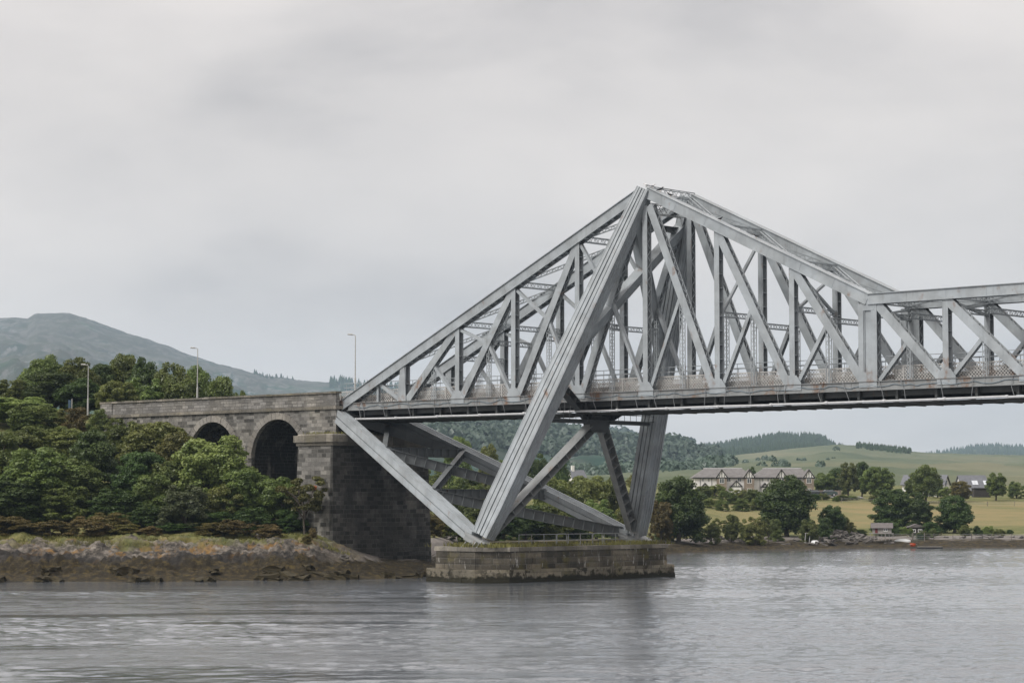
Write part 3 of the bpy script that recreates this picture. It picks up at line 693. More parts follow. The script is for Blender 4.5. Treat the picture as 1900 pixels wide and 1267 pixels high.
for k in range(3):
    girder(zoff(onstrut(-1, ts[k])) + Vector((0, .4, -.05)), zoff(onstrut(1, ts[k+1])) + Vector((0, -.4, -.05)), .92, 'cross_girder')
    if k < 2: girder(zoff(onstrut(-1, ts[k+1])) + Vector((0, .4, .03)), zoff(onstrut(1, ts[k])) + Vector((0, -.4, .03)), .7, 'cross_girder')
# bracing in the plane of the raking columns
def onc(sy, z):
    f, h = HEAD[sy]; return f.lerp(h, (z-f.z)/(h.z-f.z))
def cplane(y, z):
    a = onc(1, z); return Vector((a.x, y, z))
cn = (HEAD[-1][1]-HEAD[-1][0]).cross(Vector((0, 1, 0))).normalized()
ZH = 14.75
hub = cplane(0, ZH)
for sy in (-1, 1):
    f = onc(sy, FZ+1.0) + Vector((.1, -sy*.8, 0)); e_ = hub + Vector((0, sy*.85, -.35))
    part(member(f, e_, .85, .85, 1, 'batten', (0, sy, .0), True), 'leg_brace', M_STEELR)
    e2 = onc(-sy, ZH+2.6) + Vector((0, sy*.9, 0))
    part(member(hub + Vector((0, -sy*.7, .1)), onc(-sy, ZH+3.4) + Vector((0, sy*.8, 0)), .7, .7, 1, 'batten', (0, 0, 1)), 'leg_brace', M_STEELD)
a, b = onc(-1, ZH+.15), onc(1, ZH+.15)
mb = MB(); sv, nv = frame(a, b, (0, 0, 1))
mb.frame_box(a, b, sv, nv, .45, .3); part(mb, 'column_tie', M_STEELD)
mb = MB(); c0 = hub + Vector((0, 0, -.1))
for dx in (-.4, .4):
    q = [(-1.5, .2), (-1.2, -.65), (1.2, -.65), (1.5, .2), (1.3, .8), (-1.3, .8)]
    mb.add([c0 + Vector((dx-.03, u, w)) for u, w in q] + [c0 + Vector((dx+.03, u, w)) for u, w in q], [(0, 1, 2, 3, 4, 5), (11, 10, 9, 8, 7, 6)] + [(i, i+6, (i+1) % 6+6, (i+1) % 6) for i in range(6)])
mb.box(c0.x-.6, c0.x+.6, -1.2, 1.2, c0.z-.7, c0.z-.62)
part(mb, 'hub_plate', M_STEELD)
# catwalk with a light railing along the tie
mb = MB()
mb.frame_box(a+Vector((.5, 0, .18)), b+Vector((.5, 0, .18)), sv, nv, .7, .06)
for q in (.55, 1.05): mb.frame_box(a+Vector((.8, 0, .18+q)), b+Vector((.8, 0, .18+q)), sv, nv, .05, .05)
for k in range(20):
    p = a.lerp(b, k/19)+Vector((.8, 0, .18)); mb.tube([p, p+Vector((0, 0, 1.05))], .03, 4)
part(mb, 'catwalk', M_STEELD)
# crossed portal bracing above the roadway, box section
for sy in (-1, 1):
    za, zb = ZD+4.1, ZAP-2.6
    p, q = onc(sy, za) + Vector((0, -sy*.5, 0)), onc(-sy, zb) + Vector((0, sy*.4, 0))
    mb = MB(); sv2, nv2 = frame(p, q, cn); dn = .0
    mb.frame_box(p + cn*(.02*sy), q + cn*(.02*sy), sv2, nv2, .85, .8 + .03*sy)
    for j in (-1, 1): mb.frame_box(p, q, sv2, nv2, .07, 1.0 + .03*sy, j*.43)
    part(mb, 'portal_brace')
zt_ = ZAP-1.4
part(laced(onc(-1, zt_)+Vector((0, .5, 0)), onc(1, zt_)-Vector((0, .5, 0)), .9, .5), 'lateral_strut', M_STEELR)
girder(onc(-1, zt_-1.6)+Vector((0, .5, 0)), onc(1, zt_-1.6)-Vector((0, .5, 0)), .5, 'portal_girder')
part(laced(Vector((XAP+.3, -YW, ZAP+.1)), Vector((XAP+.3, YW, ZAP+.1)), .6, .6), 'lateral_strut')
# deck: cross beams, stringers, road slab, soffit scaffold boards
X0, X1 = XA+2.4, PX(11)
mb = MB(); x = X0+.5
while x < X1: mb.box(x-.12, x+.12, -YW+.25, YW-.25, 16.0, 17.2); x += 3.83
for yy in (-2.55, -.8, .8, 2.55): mb.box(X0, X1, yy-.07, yy+.07, 16.25, 17.1)
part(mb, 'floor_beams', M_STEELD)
mb = MB(); mb.box(X0-2.3, X1, -YW+.42, YW-.42, 17.2, 17.42); part(mb, 'road_slab', M_ASPH)
mb = MB(); x = X0+.3
while x < X1:
    mb.box(x, min(x+3.78, X1), -YW-.05, YW+.15, 15.62+rng.uniform(-.015, .015), 15.70); mb.box(x+.5, x+.62, -YW-.15, YW+.3, 15.57, 15.63); mb.box(x+2.6, x+2.72, -YW-.15, YW+.3, 15.57, 15.63); x += 3.83
part(mb, 'soffit_boards', M_DECK)
for sy in (-1, 1):
    mb = MB(); x = X0+.3; first = True
    while x < X1:
        x2 = min(x+5.9, X1); dz = rng.uniform(-.035, .035)
        mb.tube([(x, sy*(YW+.22), 15.82+dz), (x2, sy*(YW+.22), 15.82+rng.uniform(-.035, .035))], .1, 8); mb.tube([(x-.1, sy*(YW+.22), 15.82), (x+.15, sy*(YW+.22), 15.82)], .15, 8); x += 5.85
    part(mb, 'scaffold_pipe', M_PIPE)
    x = X0+1
    while x < X1:
        mb = MB(); mb.tube([(x+rng.uniform(-.5, .5), sy*(YW+.44), ZD), (x, sy*(YW+.40), 16.6), (x+rng.uniform(-.25, .25), sy*(YW+.25), 15.8)], .03, 4); part(mb, 'hanging_rope', M_ROPE)
        x += rng.choice((.7, 2.2, 2.9, 3.6))
    mb = MB(); pts_ = []; x = X0+.3
    while x < X1: pts_.append((x, sy*(YW+.33), ZD-.25 - .16*math.sin(x*.9)**2 - rng.uniform(0, .18))); x += .55
    mb.tube(pts_, .035, 5); part(mb, 'hose', M_HOSE)
    # lattice parapet and the rails above it
    mb = MB(); y = sy*(YW-.52); hz0, hz1 = 17.45, 18.75; xx = XA-.5
    k = 0
    while xx < X1:
        mb.bar((xx, y, hz0), (xx+hz1-hz0, y, hz1), (0, 1, 0), .055, .02, 0, .012); mb.bar((xx+hz1-hz0, y, hz0), (xx, y, hz1), (0, 1, 0), .055, .02, 0, -.012); xx += .30
    mb.bar((XA-.5, y, hz1), (X1, y, hz1), (0, 1, 0), .09, .14); mb.bar((XA-.5, y, hz0), (X1, y, hz0), (0, 1, 0), .1, .12)
    xx = XA-.4
    while xx < X1: mb.box(xx-.05, xx+.05, y-.06, y+.06, 17.42, hz1+.03); xx += 3.83
    part(mb, 'lattice_railing', M_LATT)
    mb = MB(); y = sy*(YW-.6)
    for q in (19.15, 19.6): mb.tube([(XA, y, q), (X1, y, q)], .03, 4)
    xx = XA+.4
    while xx < X1: mb.tube([(xx, y, 17.5), (xx, y, 19.62)], .035, 4); xx += 1.95
    part(mb, 'handrail', M_STEEL)
    mb = MB(); y = sy*1.75
    mb.bar((XA, y, 17.95), (X1, y, 17.95), (0, 1, 0), .36, .06)
    xx = XA+.5
    while xx < X1: mb.box(xx-.06, xx+.06, y-.05, y+.05, 17.42, 18.1); xx += 1.9
    part(mb, 'crash_barrier', M_STEELR)
# ------------------------------------------------------------------ abutment tower, viaduct, river pier
abut = empty('stone_abutment', BO, BRZ); tag(abut, 'tall dark granite abutment tower under the left end of the steel bridge', 'abutment')
def rect(x0, x1, y): return [(x0, -y), (x1, -y), (x1, y), (x0, y)]
mb = MB(); mb.prism_z(rect(-12.15, -6.1, 7.15), -2, 13.1, rect(-11.8, -6.55, 6.85)); mb.build('shaft', M_ABUT, abut)
mb = MB(); mb.prism_z(rect(-11.95, -6.4, 7.0), 13.1, 13.45); mb.prism_z(rect(-12.15, -6.2, 7.2), 13.45, 14.15, rect(-12.15, -6.2, 7.2)); mb.prism_z(rect(-11.9, -6.45, 6.95), 14.15, 14.3, rect(-11.7, -6.6, 6.8)); mb.build('cap', M_COPE, abut)
via = empty('stone_viaduct', BO, BRZ); tag(via, 'grey granite viaduct with two round arches leading to the bridge', 'viaduct')
VY = 4.5
arches = [(-17.65, 4.15, 11.95), (-28.3, 4.05, 12.0)]
xs = [-50.5]; 
brk = []
for c, r, s in sorted(arches): brk.append((c-r, c+r, c, r, s))
mb = MB(); zb0 = 1.0; zt0 = 16.9; x = -47.9
def wallseg(x0, x1, b0, b1):
    for y in (-VY, VY): mb.add([(x0, y, b0), (x1, y, b1), (x1, y, zt0), (x0, y, zt0)], [(0, 1, 2, 3)])
    mb.add([(x0, -VY, b0), (x1, -VY, b1), (x1, VY, b1), (x0, VY, b0)], [(0, 1, 2, 3)])
for a_, b_, c, r, s in brk:
    wallseg(x, a_, zb0, zb0)
    mb.add([(a_, -VY, zb0), (a_, VY, zb0), (a_, VY, s), (a_, -VY, s)], [(0, 1, 2, 3)])
    K = 28
    for k in range(K):
        t0, t1 = math.pi*(1-k/K), math.pi*(1-(k+1)/K)
        wallseg(c+r*math.cos(t0), c+r*math.cos(t1), s+r*math.sin(t0), s+r*math.sin(t1))
    mb.add([(b_, -VY, zb0), (b_, VY, zb0), (b_, VY, s), (b_, -VY, s)], [(0, 1, 2, 3)]); x = b_
wallseg(x, -8.6, zb0, zb0)
mb.add([(-8.6, -VY, zb0), (-8.6, VY, zb0), (-8.6, VY, zt0), (-8.6, -VY, zt0)], [(0, 1, 2, 3)]); mb.add([(-47.9, -VY, zb0), (-47.9, VY, zb0), (-47.9, VY, zt0), (-47.9, -VY, zt0)], [(0, 1, 2, 3)])
mb.add([(-47.9, -VY, zt0), (-8.6, -VY, zt0), (-8.6, VY, zt0), (-47.9, VY, zt0)], [(0, 1, 2, 3)])
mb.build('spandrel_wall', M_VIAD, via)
for a_, b_, c, r, s in brk:
    K = 23
    for sy in (-1, 1):
        mb = MB()
        for k in range(K):
            t0, t1 = math.pi*(k+.03)/K, math.pi*(k+.97)/K; ro = r+rng.uniform(.62, .72); pr = rng.uniform(.07, .13)
            y0, y1 = sorted((sy*(VY+pr), sy*(VY-.4)))
            q = [(c+(r-.03)*math.cos(t0), s+(r-.03)*math.sin(t0)), (c+ro*math.cos(t0), s+ro*math.sin(t0)), (c+ro*math.cos(t1), s+ro*math.sin(t1)), (c+(r-.03)*math.cos(t1), s+(r-.03)*math.sin(t1))]
            mb.prism(q, y0, y1)
        mb.build('arch_ring', M_RING, via)
mb = MB(); mb.box(-48.1, -8.45, -VY-.22, VY+.22, 16.9, 17.22); mb.build('string_course', M_COPE, via)
mb = MB()
for sy in (-1, 1):
    y0, y1 = sorted((sy*(VY+.02), sy*(VY-.45))); mb.box(-46.0, -8.6, y0, y1, 17.22, 18.5); y0, y1 = sorted((sy*(VY+.14), sy*(VY-.6))); mb.box(-48.1, -46.0, y0, y1, 17.22, 18.52)
mb.build('parapet', M_PARA, via)
mb = MB()
for sy in (-1, 1):
    x = -48.2
    while x < -8.6:
        x2 = min(x+1.55, -8.45); y0, y1 = sorted((sy*(VY+.2), sy*(VY-.62))); j = rng.uniform(-.015, .02); mb.box(x+.01, x2-.01, y0, y1, 18.52, 18.72+j); x += 1.55
mb.build('coping', M_COPE, via)
mb = MB(); mb.box(-48, -8.5, -VY+.6, VY-.6, 17.22, 17.4); mb.build('roadway', M_ASPH, via)
pier = empty('river_pier', BO, BRZ); tag(pier, 'low stepped stone pier standing in the water under the bridge legs', 'pier')
def octo(x0, x1, y, c): return [(x0+c, -y), (x1-c, -y), (x1, -y+c), (x1, y-c), (x1-c, y), (x0+c, y), (x0, y-c), (x0, -y+c)]
def courses(name, z0, z1, x0, x1, y, c, mat, bat=0.0, rh=.52, jit=.05):
    mb = MB(); z = z0
    while z < z1-.05:
        zz = min(z+rh, z1); k = (z-z0)/max(.01, z1-z0)*bat; p = octo(x0+k, x1-k, y-k, c)
        for i in range(8):                  # each face is a row of blocks standing a little proud
            a, b = Vector((*p[i], 0)), Vector((*p[(i+1) % 8], 0)); Ln = (b-a).length; d = (b-a)/Ln; nn = Vector((d.y, -d.x, 0)); u = 0
            while u < Ln-.01:
                w = min(rng.uniform(1.1, 2.3), Ln-u)
                if Ln-u-w < .6: w = Ln-u
                o = rng.uniform(0, jit); q0, q1 = a+d*(u+.012), a+d*(u+w-.012)
                vs = [(q.x, q.y, zq) for q in (q0-nn*.6, q1-nn*.6, q1+nn*o, q0+nn*o) for zq in (z+.012, zz-.012)]
                mb.add([vs[0], vs[2], vs[4], vs[6], vs[1], vs[3], vs[5], vs[7]], [(0, 3, 2, 1), (4, 5, 6, 7), (0, 1, 5, 4), (1, 2, 6, 5), (2, 3, 7, 6), (3, 0, 4, 7)]); u += w
        mb.prism_z([(x*.998+.03, y_*.998) for x, y_ in octo(x0+k+.1, x1-k-.1, y-k-.1, c)], z, zz-.001)
        z = zz
    return mb.build(name, mat, pier)
courses('footing', -2.0, 1.2, 12.0, 22.8, 14.3, 2.2, M_PIERL, .15, .8)
courses('upper_courses', 1.2, 2.85, 12.7, 22.2, 13.6, 2.2, M_PIERU, .05, .55)
mb = MB(); mb.prism_z(octo(12.55, 22.32, 13.72, 2.2), 2.85, 3.22, octo(12.6, 22.28, 13.66, 2.2)); mb.build('coping', M_COPE, pier)
mb = MB(); mb.prism_z(octo(15.0, 18.6, 10.2, 1.0), 3.2, 3.62); mb.build('wall_base', M_PIERU, pier)
mb = MB()
xr = 20.4
for q in (.55, 1.1): mb.tube([(xr, -8.2, 3.22+q), (xr, 9.2, 3.22+q)], .035, 5)
mb.tube([(xr, -8.2, 3.22+.12), (xr, 9.2, 3.22+.12)], .05, 5)
k = -8.2
while k < 9.3: mb.tube([(xr, k, 3.2), (xr, k, 4.33)], .04, 5); k += 1.74
for k in (-2.9, 2.3):                       # hooped gate tops
    mb.tube([(xr+.02, k, 3.3), (xr+.02, k, 4.15), (xr+.02, k+.15, 4.33), (xr+.02, k+1.25, 4.33), (xr+.02, k+1.4, 4.15), (xr+.02, k+1.4, 3.3)], .05, 5)
rl = mb.build('safety_railing', M_STEELR, None, loc=BO, rz=BRZ); tag(rl, 'low tubular safety railing along the top of the river pier', 'railing')
def blades(name, pts, h, mat, label, parent=None):
    V = []; T = []
    for p in pts:
        a = rng.random()*6.28; hh = h*rng.uniform(.5, 1.3); w = .035*hh/.4+.012
        d = Vector((math.cos(a), math.sin(a), 0)); lean = Vector((rng.gauss(0, .3), rng.gauss(0, .3), 0))*hh
        b = len(V); V += [p-d*w, p+d*w, p+Vector((0, 0, hh))+lean]; T.append((b, b+1, b+2))
    o = np_mesh(name, V, T, mat, tris=True); return tag(o, label, 'grass', kind='stuff')
gp = []
for _ in range(9000):
    x, y = rng.uniform(13.0, 21.9), rng.uniform(-13.2, 13.2)
    if vnoise(x*.6, y*.6, 4) < .3: continue
    if x < 18.8 and abs(y) < 10: continue
    gp.append(BM @ Vector((x, y, 3.2)))
blades('grass', gp, .42, M_GRASSB, 'yellow-green rough grass growing on top of the river pier')
gp = []
for _ in range(1200):
    x, y = rng.uniform(-11.6, -6.8), rng.uniform(-6.7, 6.7)
    gp.append(BM @ Vector((x, y, 14.28)))
blades('grass', gp, .3, M_GRASSB, 'dry grass tufts on the ledge of the abutment tower')
gp = []
for _ in range(15000):
    px = rng.uniform(-150, 650); D = float(shoreD(px))+rng.uniform(9, 14.5)
    x = (px-950)/F*D
    if vnoise(x*.35, D*.5, 14) < .34: continue
    gp.append(Vector((x, D, float(ground(x, D))-.05 + (fbm(x*.35, D*.55, 6, 3, .58)-.5)*.4)))
blades('grass', gp, .3, M_GRASSB, 'green and straw coloured grass along the top of the rocky left bank')

# ------------------------------------------------------------------ trees
def leafcloud(seed, clumps, nleaf, size, droop=.25, aspect=.62, flat=0.0):
    g = np.random.default_rng(seed)
    c = np.array([k[:3] for k in clumps]); r = np.array([k[3:6] for k in clumps])
    area = (r[:, 0]*r[:, 2]); idx = g.choice(len(c), nleaf, p=area/area.sum())
    d = g.normal(size=(nleaf, 3)); d[:, 2] += .25; d /= np.linalg.norm(d, axis=1)[:, None]
    rad = 1.05-np.abs(g.normal(0, .30, nleaf)); rad = np.clip(rad + g.normal(0, .06, nleaf), .2, 1.2)
    p = c[idx] + d*r[idx]*rad[:, None]
    n = d*.75 + np.array([0, 0, .55]) + g.normal(0, .5, (nleaf, 3)); n /= np.linalg.norm(n, axis=1)[:, None]
    t = np.cross(n, g.normal(size=(nleaf, 3))); t /= np.linalg.norm(t, axis=1)[:, None]
    b = np.cross(n, t); sz = size*np.exp(g.normal(0, .28, nleaf))[:, None]
    V = np.stack([p - t*sz*.5, p + b*sz*aspect*.5 - n*sz*.08, p + t*sz*.5 - n*sz*droop, p - b*sz*aspect*.5 - n*sz*.08], 1).reshape(-1, 3)
    return V, np.arange(nleaf*4).reshape(-1, 4)
def make_tree(kind, seed):
    """unit tree: total height 10, crown half-width 4"""
    g = random.Random(seed); cl = []; lo = {'round': .14, 'tall': .12, 'cone': .04, 'loose': .28, 'bush': -.05, 'pine': .3, 'multi': .02, 'dense': .02}[kind]
    nc = {'round': 84, 'tall': 78, 'cone': 96, 'loose': 44, 'bush': 60, 'pine': 44, 'multi': 100, 'dense': 130}[kind]
    for k in range(nc):
        u = g.random()*2-1; a = g.random()*6.283; q = g.random()**.45
        zc = lo*10 + (10-lo*10)*(.5+.5*u*q if kind != 'bush' else max(.08, .5+.5*u*q))
        f = (zc/10-lo)/(1-lo)
        prof = {'round': math.sqrt(max(.05, 1-(2*f-.9)**2*.85)), 'tall': math.sqrt(max(.05, 1-(2*f-.9)**2))*.9, 'cone': 1.02-.85*f**1.3, 'loose': math.sqrt(max(.04, 1-(2*f-1.15)**2)), 'bush': math.sqrt(max(.1, 1-f*f*.9)), 'pine': .5+.55*math.sin(f*9)*.4+.35*(1-f), 'multi': math.sqrt(max(.1, 1-f*f*.8)), 'dense': math.sqrt(max(.06, 1-(1.7*f-.62)**2))}[kind]
        rr = g.uniform(.5, 1.15)*(1.0 if kind not in ('loose', 'pine') else .85)
        if kind == 'multi': rr *= .8
        d = 4*prof*math.sqrt(g.random()*.75+.25)*.9
        fl = {'cone': .5, 'pine': .45, 'round': .72, 'loose': .6}.get(kind, .75)
        cl.append((d*math.cos(a), d*math.sin(a), min(zc, 9.7-rr*.4), rr, rr, rr*fl))
    # inner mass so the crown is not hollow
    if kind != 'loose':
        for k in range(10): cl.append((g.uniform(-1.9, 1.9), g.uniform(-1.9, 1.9), lo*10+(10-lo*10)*g.uniform(.15, .72), 1.5, 1.5, 1.3))
    nl = {'round': 27000, 'tall': 25000, 'cone': 28000, 'loose': 10000, 'bush': 17000, 'pine': 13000, 'multi': 28000, 'dense': 34000}[kind]
    V, Q = leafcloud(seed, cl, nl, {'pine': .30, 'bush': .32, 'loose': .30}.get(kind, .31))
    mb = MB(); hz = lo*10
    base = [(0, 0, -.6), (0, 0, .3), (g.uniform(-.15, .15), g.uniform(-.15, .15), max(1.2, hz*.7)), (g.uniform(-.3, .3), g.uniform(-.3, .3), max(3.5, hz+2)), (g.uniform(-.4, .4), g.uniform(-.4, .4), 7.6)]
    if kind in ('bush', 'multi'): base = base[:3] + [(.2, .1, 3.0)]
    mb.tube(base, [.42, .34, .28, .18, .06][:len(base)] if kind != 'loose' else [.22, .18, .15, .11, .04], 7)
    for k in range(7 if kind != 'loose' else 11):
        c = cl[g.randrange(nc)]; z0 = g.uniform(max(.6, hz*.6), max(2.0, min(hz+2.5, c[2])))
        m_ = (c[0]*.45+g.uniform(-.2, .2), c[1]*.45+g.uniform(-.2, .2), (z0+c[2])*.5+.3)
        mb.tube([(0, 0, z0), m_, (c[0]*.85, c[1]*.85, c[2])], [.15, .10, .03], 5)
    return V, Q, mb
PROTO = {}
def proto(kind, seed):
    if (kind, seed) not in PROTO:
        V, Q, mb = make_tree(kind, seed)
        def me_of(verts, faces): return None
        PROTO[(kind, seed)] = [V, Q, mb, {}]
    return PROTO[(kind, seed)]
def tree(name, cat, label, px, ytop, wpx, D, kind, leaf, seed, ybase=None, group=None, bark=None, depth=None, skew=0):
    P = proto(kind, seed % 4 + 1); x = (px-950)/F*D; zb = gz(px, D) if ybase is None else min(zat(px, ybase, D), gz(px, D)+30)
    zt = zat(px, ytop, D); hh = max(.8, zt-zb); ww = wpx*D/F
    root = empty(name, (x, D, zb), rng.random()*6.28); tag(root, label, cat, group)
    root.scale = (ww/8.6, ww/8.6 if depth is None else depth, hh/10.0)
    key = (leaf, )
    if key not in P[3]:
        o = np_mesh('crown', P[0], P[1], M_LEAF[leaf], root); t_ = P[2].build('trunk', bark or M_BARK, root); P[3][key] = (o.data, t_.data)
    else:
        for nm, d_ in zip(('crown', 'trunk'), P[3][key]):
            o = bpy.data.objects.new(nm, d_); COL.objects.link(o); o.parent = root
    return root
